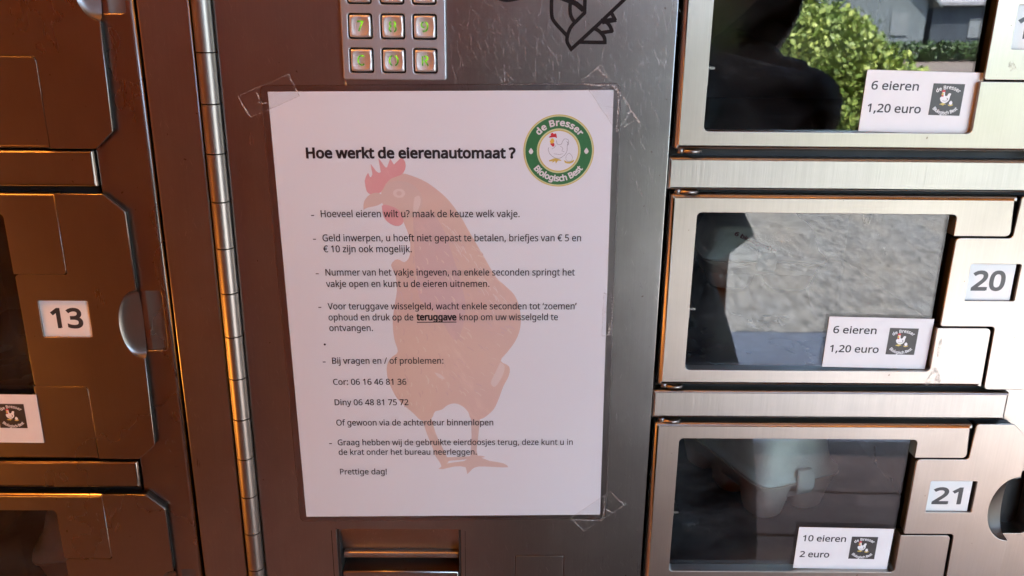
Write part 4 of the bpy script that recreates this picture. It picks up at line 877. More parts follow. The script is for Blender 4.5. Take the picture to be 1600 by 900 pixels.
shp('neck_feathers', [(-20, 70), (-9, 74), (-1, 62), (4, 46), (9, 28), (12, 8), (6, -14), (-6, -12), (-14, 2), (-19, 22), (-20, 44)], M['hen_pink'], -0.150)
shp('breast', [(-34, -2), (-22, 14), (-8, 6), (6, -16), (22, -14), (40, -12), (30, -34), (14, -50), (-8, -58), (-28, -52), (-38, -36), (-33, -20)], M['hen'], -0.152)
shp('face', [(-39.5, 84), (-36, 91), (-30, 93.5), (-20, 91.5), (-14, 84), (-15, 75), (-22, 69), (-31, 71), (-38, 77)], M['hen_horn'], -0.160)
shp('comb', [(-48.5, 87.0), (-49.4, 93.5), (-47.0, 98.7), (-46.0, 95.9), (-44.3, 97.9), (-45.1, 104.3), (-41.9, 99.7), (-39.0, 99.1), (-40.1, 107.9), (-36.8, 103.1), (-34.9, 102.1), (-32.6, 107.6), (-30.6, 103.8), (-26.2, 107.8), (-23.5, 105.4), (-23.7, 100.8), (-26.5, 97.2), (-32.3, 95.2), (-36.3, 91.6), (-39.6, 86.3), (-45.7, 84.7)], M['hen_red'], -0.165, 2)
shp('beak', [(-51.2, 75.1), (-50.5, 80.4), (-46.6, 84.9), (-40.9, 85.9), (-37.2, 81.4), (-42.2, 77.9), (-48.2, 76.6)], M['hen_horn'], -0.170, 3)
shp('wattle', [(-39.5, 77.5), (-36.8, 78.3), (-29.1, 74.9), (-26.2, 67.6), (-29.6, 64.4), (-35.0, 66.1), (-38.7, 70.6)], M['hen_red'], -0.175, 3)
shp('eye_ring', arc(-28.2, 85.6, 3.9, 0, 348, 18, 2.9), M['hen_pale'], -0.180, 1)
shp('eye', arc(-28.2, 85.6, 1.7, 0, 345, 14, 1.5), M['hen_horn'], -0.185, 1)
shp('ear_lobe', [(-18.6, 83), (-15.6, 84), (-14.8, 80), (-17, 74), (-19.4, 70), (-19.6, 77)], M['hen_pale'], -0.182, 3)
rs = random.Random(3)
fl = []
for i in range(60):
    t = rs.random(); cx, cz = 2 + 34 * t + rs.uniform(-5, 5), 66 - 58 * t + rs.uniform(-6, 5)
    a = R(-58) + rs.uniform(-.2, .2); L = rs.uniform(2.5, 7)
    fl.append((smooth_line([(cx, cz), (cx + L * .5 * math.cos(a) + .4, cz + L * .5 * math.sin(a)), (cx + L * math.cos(a), cz + L * math.sin(a))], 3), rs.uniform(.25, .6)))
fl = [f for f in fl if all(p[0] < 4 + (66 - p[1]) * .66 for p in f[0])]
strokes('feather_streaks', fl, .5, -0.160, M['hen_pale'], hen)
fl = []
for i in range(260):
    cx_, cz_ = rs.uniform(-36, 42), rs.uniform(-62, 60)
    if not inside((cx_, cz_), body) or not inside((cx_ + 4, cz_ - 6), body): continue
    a = R(-60 + 25 * math.sin(cx_ * .06)) + rs.uniform(-.3, .3); L = rs.uniform(2, 5.5)
    fl.append((smooth_line([(cx_, cz_), (cx_ + L * .5 * math.cos(a) + .5, cz_ + L * .5 * math.sin(a)), (cx_ + L * math.cos(a), cz_ + L * math.sin(a))], 3), rs.uniform(.25, .8)))
strokes('plumage_streaks', [f for i, f in enumerate(fl) if i % 2], .5, -0.1535, M['hen_mid'], hen)
strokes('plumage_shade', [f for i, f in enumerate(fl) if not i % 2], .5, -0.1535, M['hen_pink'], hen)
shp('tail_fluff', [(34.5, -30), (37.5, -33), (36, -40), (31, -48), (28, -45), (31, -38)], M['hen_pale'], -0.162, 3)
shp('thigh_fluff', [(-10, -37), (-7, -41), (-3, -42), (-6, -38.5)], M['hen_pale'], -0.163, 3)

# green round logo
lg = empty('round_logo', (0, 0, 0)); lg.parent = nt_
cx, cz = 72.05, 111.75
def disc(r, n=72): return arc(cx, cz, r, 0, 360 - 360 / n, n - 1, r * 1.02)
flat('outer_line', [(disc(21.9), [disc(21.45)])], -0.20, M['gold'], lg)
flat('pale_ring', [(disc(21.45), [disc(20.7)])], -0.20, M['lime'], lg)
flat('green_ring', [(disc(20.7), [disc(13.6)])], -0.20, M['green'], lg)
flat('inner_pale_ring', [(disc(13.6), [disc(12.7)])], -0.20, M['lime'], lg)
flat('inner_line', [(disc(12.7), [disc(12.1)])], -0.20, M['gold'], lg)
text_arc('lettering', 'de Bresser', cx, cz, 15.6, 3.7, R(89), -0.26, M['white'], lg, bold=0.24, squeeze=1.12)
text_arc('lettering', 'Biologisch Best', cx, cz, 18.9, 3.6, R(-91), -0.26, M['white'], lg, bold=0.22, bottom=True, squeeze=1.0)
for sx in (-17.2, 17.2): flat('egg_mark', [smooth_line([(cx + sx, cz + 2), (cx + sx + 1.4, cz - .3), (cx + sx, cz - 1.9), (cx + sx - 1.4, cz - .3), (cx + sx, cz + 2)], 5)[:-1]], -0.26, M['white'], lg)

HB = [(-8.5, 14), (-4, 14.2), (-3, 10.5), (-2.2, 6.5), (0, 5.6), (2.4, 6.6), (3.8, 9.8), (6, 11.9), (9.5, 11.2), (10.0, 8.6), (9.0, 6.5), (8.6, 3.2), (8.4, -1.6), (5.8, -5.6), (2, -8.4), (-1.6, -9.2), (-6, -7.8), (-10, -4.4), (-11.9, .4), (-11.2, 2.8), (-9.0, 4.5), (-9.4, 8)]
CM = [(-11.4, 13.4), (-10.2, 15.4), (-9.2, 15.2), (-9.4, 17.4), (-7.4, 18.6), (-6, 17.2), (-4, 17.9), (-3, 16), (-2.8, 12.8), (-4.4, 13.8), (-8, 13.6)]
BK = [(-10.4, 9), (-8.4, 12.4), (-6.2, 12), (-5.4, 9.2), (-7, 7.2), (-9, 7.2)]
WT = [(-10, 6.6), (-8.6, 7.6), (-5.6, 7.4), (-5.4, 4.6), (-7, 3.6), (-8.2, 4.8)]
FT = [(-11, -11.2), (-6.4, -9.6), (-4, -9), (1, -10.4), (2.6, -12), (-1.2, -11.6), (-3.4, -15), (-4.2, -12), (-7.6, -14), (-7, -12), (-10.4, -12.6)]
EG = [(11, -3.4), (13.4, -5.6), (14.6, -8.8), (13.2, -12), (11, -12.4), (8.8, -12), (7.4, -8.8), (8.4, -5.6)]
NS = [(5.6, -11), (7.6, -12.4), (10.6, -13), (13.6, -12.2), (16.2, -10.8), (15.8, -13.2), (11.4, -15), (6.6, -14)]
def emb(P, ox, oz, k, q=3): return clean(smooth_line([(ox + x * k, oz + z * k) for x, z in P + [P[0]]], q)[:-1])
def loopline(P, ox, oz, k, w, q=3): return (smooth_line([(ox + x * k, oz + z * k) for x, z in P], q), w)
k = .57; ox, oz = cx + .3, cz + .6
strokes('hen_outline', [loopline(HB[2:20], ox, oz, k, .16), loopline([(-8, 1), (-5, 3), (-4, 5)], ox, oz, k, .13), loopline([(1, 4), (4, 2), (3, -1), (6, -2)], ox, oz, k, .12), loopline([(-6, -4), (0, -5), (4, -4)], ox, oz, k, .13), loopline(EG + [EG[0]], ox, oz, k, .12), loopline([(8, 9), (10.3, 7), (9, 5)], ox, oz, k, .2)], .2, -0.2, M['ink'], lg)
flat('red_comb', [emb(CM, ox, oz, k), emb(WT, ox, oz, k)], -0.21, M['red'], lg)
flat('yellow_beak', [emb(BK, ox, oz, k)], -0.212, M['yellow'], lg)
flat('yellow_feet', [emb(FT, ox, oz, k, 2), emb(NS, ox, oz, k, 2)], -0.21, M['gold'], lg)

# ================================================================== TAPE
def tape(label, quadp, creases, parent=None, dab=None):
    cxm = sum(p[0] for p in quadp) / 4 * S; czm = sum(p[1] for p in quadp) / 4 * S
    t = empty('clear_tape', (cxm, 0, czm), label, 'tape', 'strips of clear tape holding the notice')
    bm = bmesh.new(); n, m = 22, 12; g = {}
    r2 = random.Random(len(label))
    for i in range(n + 1):
        for j in range(m + 1):
            u, v = i / n, j / m
            a, b, c, d = quadp
            x = (a[0] * (1 - v) + b[0] * v) * (1 - u) + (d[0] * (1 - v) + c[0] * v) * u
            z = (a[1] * (1 - v) + b[1] * v) * (1 - u) + (d[1] * (1 - v) + c[1] * v) * u
            over = (abs(x) < 110 and abs(z) < 152.5)
            y = (-0.95 if over else -0.25) + r2.uniform(-.05, .05)
            if i in (0, n): x += r2.uniform(-.45, .45); z += r2.uniform(-.45, .45)
            g[i, j] = bm.verts.new((x * S, y * S, z * S))
    for i in range(n):
        for j in range(m):
            f = bm.faces.new((g[i, j], g[i, j + 1], g[i + 1, j + 1], g[i + 1, j])); f.smooth = True
    finish('film', bm, M['tape'], t)
    ed = []
    a, b, c, d = quadp
    for p, q, w in ((a, b, .55), (d, c, .5), (a, d, .22), (b, c, .22)):
        L = [(p[0] + (q[0] - p[0]) * s / 10 + r2.uniform(-.2, .2), p[1] + (q[1] - p[1]) * s / 10 + r2.uniform(-.2, .2)) for s in range(11)]
        ed.append((L, w))
    strokes('edge', ed, .4, -1.05, M['crease'], t)
    cr = []
    for L, w in creases:
        q = smooth_line(L, 6)
        cr.append(([(x + r2.uniform(-.18, .18), z + r2.uniform(-.18, .18)) for x, z in q], w))
    strokes('crease', cr, .5, -1.15, M['crease'], t)
    settle(t); return t
tape('clear tape strip on the upper right corner of the notice, under the printed outline drawing', [(83.3, 155.7), (94.6, 164.8), (118.0, 133.0), (105.8, 125.2)],
     [([(84.6, 153.6), (91.6, 152.8), (101.3, 152.6), (105.2, 149.0)], .7), ([(105.4, 150.3), (106.2, 142.6), (105.7, 126.2)], .8), ([(103, 152.8), (107.5, 146.5)], 1.1),
      ([(92.3, 163.5), (96, 159.5), (98.3, 157.3)], 1.0), ([(108.5, 147), (112.6, 141), (114.0, 136.5)], .55), ([(111.9, 136.0), (114.6, 137.2), (117.2, 133.6), (119.6, 130.4)], 1.1), ([(112.6, 135.3), (110, 131.6), (108.2, 128.7)], .45)])
tape('clear tape strip on the upper left corner of the notice, below the keypad', [(-125.4, 144.4), (-118.6, 131.6), (-88.0, 144.6), (-93.5, 157.4)],
     [([(-113.6, 146.2), (-112.7, 144.0), (-112.4, 142.3)], .9), ([(-113.4, 140.6), (-110.5, 140.2), (-107.8, 140.4)], .8), ([(-124, 141.5), (-121.4, 136.4), (-119.6, 133)], .5)])
tape('clear tape strip on the lower right corner of the notice, above the coin flap', [(86.3, -149.5), (95.9, -160.6), (123.5, -139.3), (113.8, -127.3)],
     [([(109.6, -130.5), (109.9, -139.9), (109.2, -149.6)], .5), ([(111.2, -142.2), (113, -143.4), (115.2, -145.4)], .9), ([(87, -150.6), (98, -151.4), (108.8, -151.6)], .5), ([(121.4, -134.8), (123.6, -138.2)], .7)])
tape('small clear tape tab halfway down the right edge of the notice', [(102.6, 20.3), (109.0, 18.1), (108.9, -8.0), (102.4, -10.2)],
     [([(106.5, -1), (107.2, -5), (106.4, -9.5)], .9), ([(107.8, 18), (108.4, 6), (108.2, -6)], .35)])

# ================================================================== PRICE LABELS
def badge(parent, x0, z0, w, h, y, dx=0.0):
    """black square badge with a little hen, x0 z0 = lower left"""
    flat('badge', [[(x0, z0), (x0 + w, z0), (x0 + w, z0 + h), (x0, z0 + h)]], y, M['badge'], parent)
    bx, bz = x0 + w / 2, z0 + h / 2; s = w / 19.5
    text_arc('badge_lettering', 'de Bresser', bx, bz - 4.6 * s, 11.0 * s, 2.15 * s, R(90), y - .06, M['white'], parent, bold=0.08, squeeze=.98)
    text_arc('badge_lettering', 'Biologisch Best', bx, bz + 1.8 * s, 10.8 * s, 2.0 * s, R(-90), y - .06, M['white'], parent, bold=0.07, bottom=True, squeeze=.88)
    k = .29 * s; ox, oz = bx - .8 * s, bz + .5 * s
    flat('badge_hen', [emb(HB, ox, oz, k), emb(EG, ox + .5 * s, oz, k)], y - .06, M['white'], parent)
    flat('badge_comb', [emb(CM, ox, oz, k), emb(WT, ox, oz, k)], y - .10, M['red'], parent)
    flat('badge_beak', [emb(BK, ox, oz, k), emb(FT, ox, oz, k, 2), emb(NS, ox + .5 * s, oz, k, 2)], y - .12, M['gold'], parent)
    strokes('wing_line', [loopline([(-6, -4), (0, -5), (4, -3), (5, 1)], ox, oz, k, .22), loopline([(2, 2), (4, 0), (4, -3)], ox, oz, k, .3)], .2, y - .09, M['badge'], parent)

def price(x0, ztop, w, h, l1, l2, label, y=3.55, rot=0.0, w1=29.0, w2=33.0, bx=41.8, bw=19.5):
    """stuck to the pane; x0, ztop = upper left corner (mm)"""
    e = empty('price_label', (x0 * S, y * S, ztop * S), label, 'label', 'price labels stuck on the locker windows', rot=(0, rot, 0))
    c = plate('card', rounded(rect(0, -h, w, 0), .3, 2), [], 0.0, 0.25, M['label'], e, r=.05)
    text_fit('printed_line', l1, 4.0, 4.0 + w1, -11.6, 4.9, -.07, M['ink'], e, bold=.15)
    text_fit('printed_line', l2, 3.6, 3.6 + w2, -25.2, 4.9, -.07, M['ink'], e, bold=.15)
    badge(e, bx, -7.0 - bw * .98, bw, bw * .98, -.07)
    return e
price(257.7, 163.3, 72.0, 37.2, '6 eieren', '1,20 euro', 'white price label on the uppermost right window that mirrors the green bush', rot=R(1.0))
price(254.6, 3.4, 70.6, 36.3, '6 eieren', '1,20 euro', 'white 6 eieren price label on the window of door 20, mirroring grey gravel', rot=R(1.0))
price(253.0, -159.2, 69.6, 35.0, '10 eieren', '2 euro', 'white 10 eieren price label on the window of door 21 before the egg carton', rot=R(1.0), w1=31.5, w2=21.5, bx=39.6, bw=19.3)
price(-351.5, -55.2, 71.5, 36.5, '6 eieren', '1,20 euro', 'amber lit price label by door 13, only its hen badge end in view', rot=R(0.4), y=-0.6, bx=43.5, bw=18.6)

# ================================================================== EGG CARTONS
def superell(cx, cy, a, b, z, n=40, p=4.0):
    out = []
    for i in range(n):
        t = 2 * math.pi * i / n; c, s = math.cos(t), math.sin(t)
        out.append((cx + a * math.copysign(abs(c) ** (2 / p), c), cy + b * math.copysign(abs(s) ** (2 / p), s), z))
    return out
def loft(bm, rings, cap0=True, cap1=True):
    V_ = [[bm.verts.new(tuple(v * S for v in p)) for p in r] for r in rings]
    for A, B in zip(V_, V_[1:]):
        n = len(A)
        for i in range(n):
            f = bm.faces.new((A[i], A[(i + 1) % n], B[(i + 1) % n], B[i])); f.smooth = True
    if cap0: bm.faces.new(V_[0][::-1])
    if cap1: bm.faces.new(V_[-1])
def egg_carton(x, y, z, rotz, L, W, label, red=False, hz=1.0):
    """moulded pulp carton; local x across the short end, y along its length, z up (mm)"""
    e = empty('egg_carton', (x * S, y * S, z * S), label, 'egg carton', 'moulded egg cartons in the lockers', rot=(0, 0, rotz))
    a, b = W / 2, L / 2
    bm = bmesh.new(); nx = 2; ny = max(2, round(L / 48))
    for i in range(nx):
        for j in range(ny):
            cx_ = -a + W * (i + .5) / nx; cy_ = -b + L * (j + .5) / ny
            ra, rb = W / nx * .5, L / ny * .5
            loft(bm, [superell(cx_, cy_, ra * .55, rb * .55, 0, 28, 2.6), superell(cx_, cy_, ra * .66, rb * .66, .8, 28, 2.6), superell(cx_, cy_, ra * .72, rb * .72, 3, 28, 2.6), superell(cx_, cy_, ra * .86, rb * .86, 18, 28, 2.8), superell(cx_, cy_, ra * .97, rb * .97, 30, 28, 3.5), superell(cx_, cy_, ra * 1.01, rb * 1.01, 33, 28, 6)])
    loft(bm, [superell(0, 0, a * .93, b * .95, 20, 48, 8), superell(0, 0, a * .98, b * .98, 31, 48, 8), superell(0, 0, a * 1.05, b * 1.03, 33, 48, 8), superell(0, 0, a * 1.07, b * 1.05, 35.5, 48, 8)])
    finish('tray', bm, M['pulp_tray'], e)
    bm = bmesh.new()
    loft(bm, [superell(0, 0, a * 1.06, b * 1.04, 36, 56, 8), superell(0, 0, a * 1.06, b * 1.04, 38.5, 56, 8), superell(0, 0, a * 1.0, b * 1.0, 40.5, 56, 7), superell(0, 0, a * .97, b * .98, 45, 56, 6.5), superell(0, 0, a * .86, b * .93, 64, 56, 6),
              superell(0, 0, a * .82, b * .90, 69, 56, 6), superell(0, 0, a * .76, b * .86, 72, 56, 6), superell(0, 0, a * .70, b * .82, 72.6, 56, 6), superell(0, 0, a * .4, b * .5, 70.5, 56, 5)])
    for f in bm.faces: f.smooth = True
    # corner pinches
    for v in bm.verts:
        xx, yy, zz = v.co / S
        if 40 < zz < 66:
            fx = abs(xx) / a; fy = abs(yy) / b
            if fy > .8: v.co.y *= 1 - .02 * (1 + math.cos(xx * .16)) * .5
            if fx > .7: v.co.x *= 1 - .03 * (1 + math.cos(yy * .13)) * .5
    lid = finish('lid', bm, M['pulp'], e)
    bm = bmesh.new()
    loft(bm, [superell(0, -b * 1.06 + .5, 7.5, 1.6, 26, 20, 3), superell(0, -b * 1.06 - .6, 8.5, 2.0, 31, 20, 3), superell(0, -b * 1.05 - .6, 8.5, 2.0, 40, 20, 3), superell(0, -b * 1.02, 6.5, 1.8, 46, 20, 3)])
    finish('latch', bm, M['pulp'], e)
    e.scale = (1, 1, hz)
    if red:
        bm = bmesh.new()
        t1 = text_fit('lid_print', '6 biologische', -33, 8, 0, 4.0, 0, M['carton_red'], e, bold=.3)
        t1.location = (0, -b * .975 * S - .0022, .0505); t1.rotation_euler = (R(-17), R(27), 0)
        t2 = text_fit('lid_print', 'eieren', -24, -8, 0, 3, 0, M['ink'], e, bold=.2)
        t2.location = (0.0, -b * .98 * S - .0016, .043); t2.rotation_euler = (R(-17), R(27), 0)
    return e
egg_carton(258, 138, -200.0, R(21), 128, 80, 'grey green moulded pulp egg carton lying behind the window of door 21')
egg_carton(270, 235, -39.6, R(-4), 100, 104, 'dim egg carton with dark red print behind the window of door 20', red=True, hz=.8)
egg_carton(-352, 205, -316.0, R(12), 150, 100, 'dark egg carton barely seen in the lowest window of the left cabinet')

# residue and marks left on the right doors
def residue():
    m = bpy.data.materials.new('dried_residue'); m.use_nodes = True
    nt = m.node_tree; b = nt.nodes['Principled BSDF']; b.inputs['Base Color'].default_value = (.50, .47, .42, 1); b.inputs['Roughness'].default_value = .8
    lk(nt, rng(nt, noise(nt, coords(nt, (1, 1, .7)), 260, 4, .7), .45, .7, 0, .6), b.inputs['Alpha']); return m
M['residue'] = residue()
rcd = [o for o in rc.children if o.name.startswith('locker_door')]
def mark(door, P, zc):
    o = flat('residue_mark', [smooth_line(P + [P[0]], 4)[:-1]], -.05, M['residue'], door)
for d_ in rcd:
    if abs(d_.location.z) < .01:
        mark(d_, [(326, -38), (329, -30), (333, -36), (335, -42), (331, -44.5), (324, -44)], 0)
        mark(d_, [(329, -12), (330.4, -10), (331, -18), (330, -24), (328.6, -20)], 0)
    if d_.location.z > .1: mark(d_, [(341, 8), (343, 10), (346, 6), (349, 2), (345, 3), (342, 4)], 0)

def hairlines():
    m = bpy.data.materials.new('hairline_scratch'); m.use_nodes = True
    nt = m.node_tree; b = nt.nodes['Principled BSDF']; b.inputs['Base Color'].default_value = (.62, .61, .60, 1)
    b.inputs['Metallic'].default_value = 1; b.inputs['Roughness'].default_value = .62
    lk(nt, rng(nt, noise(nt, coords(nt), 500, 2, .6), .4, .6, .08, .6), b.inputs['Alpha'])
    r_ = random.Random(21); L = []
    while len(L) < 520:
        x = r_.uniform(-60, 136); z = r_.gauss(165, 38) if r_.random() < .75 else r_.uniform(-195, 200)
        if z > 215 or z < -200 or (-112 < x < 112 and -153 < z < 154) or (-62 < x < 3 and z > 152): continue
        a = R(r_.gauss(-62, 14) if r_.random() < .6 else r_.gauss(-88, 5)); ln = r_.choice((1.5, 2.5, 4, 6, 9)) * r_.uniform(.6, 1.2)
        k = r_.uniform(-.25, .25)
        L.append(([(x, z), (x + ln * .5 * math.cos(a) + k, z + ln * .5 * math.sin(a)), (x + ln * math.cos(a), z + ln * math.sin(a))], r_.uniform(.12, .34)))
    o = strokes('scratches', L, .2, -.04, m, pay); o['kind'] = 'stuff'
    o.matrix_parent_inverse = pay.matrix_basis.inverted()
hairlines()

# ================================================================== THE PLACE IN FRONT OF THE MACHINE (seen in steel and panes)
G = GROUND
def ground_mat(name, cols, scale, bmp=0.6, vor=0.0, st=(1, 1, 1)):
    m, nt, b = base_mat(name)
    c = coords(nt, st)
    v1 = noise(nt, c, scale, 5, 0.7); v2 = noise(nt, c, scale * 0.12, 3, 0.6); v3 = noise(nt, c, scale * 5, 2, 0.6)
    a = mixc(nt, rng(nt, v1, 0.35, 0.65, 0, 1), cols[0], cols[1])
    a = mixc(nt, rng(nt, v2, 0.4, 0.68, 0, 0.8), a, cols[2])
    a = mixc(nt, rng(nt, v3, 0.55, 0.75, 0, 0.6), a, tuple(min(.7, x * 1.7) for x in cols[1]))
    if vor:
        vn = node(nt, 'ShaderNodeTexVoronoi'); vn.inputs['Scale'].default_value = vor; lk(nt, c, vn.inputs['Vector'])
        a = mixc(nt, rng(nt, vn.outputs['Distance'], 0.4, 0.8, 0, .45), a, tuple(x * .35 for x in cols[0]))
    lk(nt, a, b.inputs['Base Color']); b.inputs['Roughness'].default_value = 0.9
    lk(nt, bump(nt, v1, bmp, 0.02), b.inputs['Normal']); return m
def slab(name, x0, y0, x1, y1, z, mat, kind='structure'):
    bm = bmesh.new(); vs = [bm.verts.new(p) for p in ((x0, y0, z), (x1, y0, z), (x1, y1, z), (x0, y1, z))]; bm.faces.new(vs)
    o = finish(name, bm, mat); tag(o, kind=kind); return o
g = slab('gravel_yard', -60, -90, 60, 12, G, ground_mat('grey_gravel', [(0.165, 0.16, 0.15), (0.285, 0.28, 0.265), (0.25, 0.225, 0.19)], 26, vor=22, st=(1, .34, 1)))
slab('lawn', -60, -24, 60, -10.4, G + .006, ground_mat('rough_grass', [(0.07, 0.12, 0.04), (0.12, 0.16, 0.07), (0.10, 0.12, 0.07)], 3))
slab('brown_field', -60, -60, 60, -24, G + .010, ground_mat('bare_earth', [(0.20, 0.155, 0.13), (0.26, 0.20, 0.17), (0.22, 0.19, 0.15)], 1.2))
def gravel_bed():
    r_ = random.Random(5); nx, ny = 330, 150; x0, x1, y0, y1 = .6, 4.9, -8.6, -3.15
    vs = []
    for j in range(ny + 1):
        for i in range(nx + 1):
            vs.append((x0 + (x1 - x0) * i / nx + r_.uniform(-.004, .004), y0 + (y1 - y0) * j / ny + r_.uniform(-.004, .004), G + .008 + (r_.random() ** 1.5) * .011))
    fs = [(j * (nx + 1) + i, j * (nx + 1) + i + 1, (j + 1) * (nx + 1) + i + 1, (j + 1) * (nx + 1) + i) for j in range(ny) for i in range(nx)]
    me = bpy.data.meshes.new('gravel'); me.from_pydata(vs, [], fs); me.materials.append(g.data.materials[0])
    o = link(bpy.data.objects.new('gravel', me)); tag(o, 'loose light grey gravel spread in front of the concrete apron', None, None, 'stuff')
gravel_bed()
ap = boxes('concrete_apron', [(-3.2, -3.14, G - .1, 4.9, -2.08, G + .05)], ground_mat('smooth_concrete', [(0.40, 0.39, 0.38), (0.44, 0.43, 0.42), (0.42, 0.41, 0.40)], 3, bmp=.1), s=1, bev=.006); tag(ap, kind='structure')
wood = ground_mat('weathered_decking', [(0.27, 0.165, 0.110), (0.36, 0.22, 0.15), (0.30, 0.185, 0.125)], 3.0, bmp=.3)
for t in (wood,): pass
dk = empty('timber_deck', (0.5, -1.2, G), kind='structure', rot=(0, 0, R(2.0)))
y = -0.09; first = None
while y > -2.05 + G * 0 - 0 and y - .23 > -2.09:
    L0 = -0.0
    if first is None:
        first = boxes('deck_board', [(-2.4, -.113, 0, 3.4, .113, .045)], wood, dk, s=1, bev=.004); o = first
    else: o = first.copy(); link(o, dk)
    o.location = (-.5, y - .113 + 1.2 - .035, 0); y -= .2365
boxes('joist', [(-2.9, -.84, -.06, 2.9, 1.1, .001)], M['dark'], dk, s=1)

# shelter: boarded side wall, ceiling, rear wall
M['darkwood'] = ground_mat('dark_timber', [(0.05, 0.04, 0.035), (0.07, 0.055, 0.045), (0.06, 0.045, 0.04)], 4, bmp=.2)
orange = ground_mat('stained_boards', [(0.26, 0.072, 0.006), (0.31, 0.090, 0.008), (0.22, 0.060, 0.005)], 4, bmp=.2)
sw = empty('side_wall', (-1.2, -1.2, G), kind='structure'); first = None
for i in range(13):
    if first is None: first = boxes('wall_board', [(-.012, -.086, 0, .012, .086, 2.5)], orange, sw, s=1, bev=.003); o = first
    else: o = first.copy(); link(o, sw)
    o.location = (0, -.56 + i * .176, 0)
fw = empty('added_front_wall', (-.3, -1.86, G), kind='structure'); first = None  # unseen wall, added to keep daylight off the left steel
for i in range(10):
    if first is None: first = boxes('wall_board', [(-.089, -.012, 0, .089, .012, 2.44)], orange, fw, s=1, bev=.003); o = first
    else: o = first.copy(); link(o, fw)
    o.location = (-.81 + i * .182, 0, 0)
boxes('door_post', [(.918, -.05, 0, .99, .05, 2.44)], orange, fw, s=1, bev=.004)
pine = ground_mat('pine_boards', [(0.34, 0.24, 0.14), (0.40, 0.29, 0.17), (0.31, 0.22, 0.12)], 4, bmp=.2)
ce = empty('ceiling', (0.6, -.4, G + 2.45), kind='structure'); first = None
for i in range(18):
    if first is None: first = boxes('ceiling_board', [(-2.0, -.062, 0, 1.15, .062, .018)], pine, ce, s=1, bev=.003); o = first
    else: o = first.copy(); link(o, ce)
    o.location = (0, -1.44 + i * .128, 0)
rf = boxes('added_shade_roof', [(-1.5, -1.92, G + 2.48, 1.85, 3.0, G + 2.56)], plain('dark_roofing', (.05, .05, .055), .8), s=1); tag(rf, kind='structure')  # unseen roof, added and sized to cast shade over machine and deck
rw = boxes('rear_wall', [(-1.25, .36, G, 3.0, .46, G + 2.5), (-.1, .0, 0.262, -.1, .0, .262)][:1], orange, s=1); tag(rw, kind='structure')

pt = empty('added_partition', (1.75, -.4, G), kind='structure')  # unseen dark boards, added to dim the daylight on the right doors
for i in range(8):
    o = boxes('wall_board', [(-.012, -.086, 0, .012, .086, 2.44)], M['darkwood'], pt, s=1, bev=.003); o.location = (0, -.60 + i * .176, 0)
# amber lamps: one under the ceiling, one low on the boarded wall
gm, gnt, gb = base_mat('amber_glass')
gb.inputs['Base Color'].default_value = (.8, .45, .12, 1); gb.inputs['Emission Color'].default_value = (1, .42, .06, 1); gb.inputs['Emission Strength'].default_value = LAMP[3]
gn = noise(gnt, coords(gnt), 30, 2); lk(gnt, rng(gnt, gn, .3, .7, .3, .5), gb.inputs['Roughness'])
def globe_lamp(name, loc, label, d, power):
    lamp = empty(name, loc, label, 'lamp'); d = Vector(d)
    bm = bmesh.new(); bmesh.ops.create_uvsphere(bm, u_segments=24, v_segments=14, radius=.045)
    for f in bm.faces: f.smooth = True
    gl = finish('globe', bm, gm, lamp); gl.location = d * .09
    bm = bmesh.new(); cyl(bm, (0, 0, 0), tuple(d * .05), .03, 20, s=1); finish('mount', bm, M['dark'], lamp)
    ld = bpy.data.lights.new('lamp_light', 'POINT'); ld.energy = power; ld.color = (1.0, .33, .04); ld.shadow_soft_size = .05
    lo = bpy.data.objects.new('lamp_light', ld); link(lo, lamp); lo.location = d * .20
globe_lamp('ceiling_lamp', LAMP[:3], 'small amber glowing globe lamp under the boarded ceiling', (0, 0, -1), LAMP[4])
globe_lamp('wall_lamp', (-1.185, -.34, -.42), 'small amber glowing globe lamp low on the stained side wall', (1, 0, 0), 0.38)

# ---- foliage
def leaf_mat(name, a, b_, c):
    m, nt, b = base_mat(name)
    oi = node(nt, 'ShaderNodeNewGeometry')
    v = rng(nt, oi.outputs['Random Per Island'], 0, 1, 0, 1)
    cc = mixc(nt, v, a, b_)
    cc = mixc(nt, rng(nt, noise(nt, coords(nt), 2.5, 2), .45, .7, 0, .8), cc, c)
    lk(nt, cc, b.inputs['Base Color']); b.inputs['Roughness'].default_value = .45
    b.inputs['Transmission Weight'].default_value = 0.0
    b.inputs['Subsurface Weight'].default_value = 0.0
    return m
lm1 = leaf_mat('yellow_green_leaves', (.14, .22, .03), (.48, .54, .14), (.16, .24, .06))
lm2 = leaf_mat('deep_green_leaves', (.035, .075, .02), (.08, .14, .035), (.03, .06, .02))
bark = plain('bark', (.12, .09, .06), .9)
def foliage(name, blobs, n, size, mat, parent, seed):
    r_ = random.Random(seed); verts, faces = [], []
    for i in range(n):
        bx, by, bz, ra, rb, rc_ = r_.choice(blobs)
        while True:
            u = Vector((r_.gauss(0, 1), r_.gauss(0, 1), r_.gauss(0, 1)))
            if u.length > .01: break
        u.normalize(); k = (.62 + .38 * r_.random() ** .5) * (1 + r_.uniform(-.08, .14))
        p = Vector((bx + u.x * ra * k, by + u.y * rb * k, bz + u.z * rc_ * k))
        if p.z < .05: p.z = .05 + r_.random() * .1
        q = Euler((r_.uniform(-1.2, 1.2), r_.uniform(-1.2, 1.2), r_.uniform(0, 6.3))).to_matrix()
        s = size * r_.uniform(.6, 1.3)
        base = len(verts)
        for a in ((-.5, 0, 0), (-.05, .38, .06), (.5, .0, -.05), (-.05, -.38, .06)): verts.append(p + q @ Vector(a) * s)
        faces += [(base, base + 1, base + 2, base + 3)]
    me = bpy.data.meshes.new(name); me.from_pydata([tuple(v) for v in verts], [], faces); me.materials.append(mat)
    return link(bpy.data.objects.new(name, me), parent)
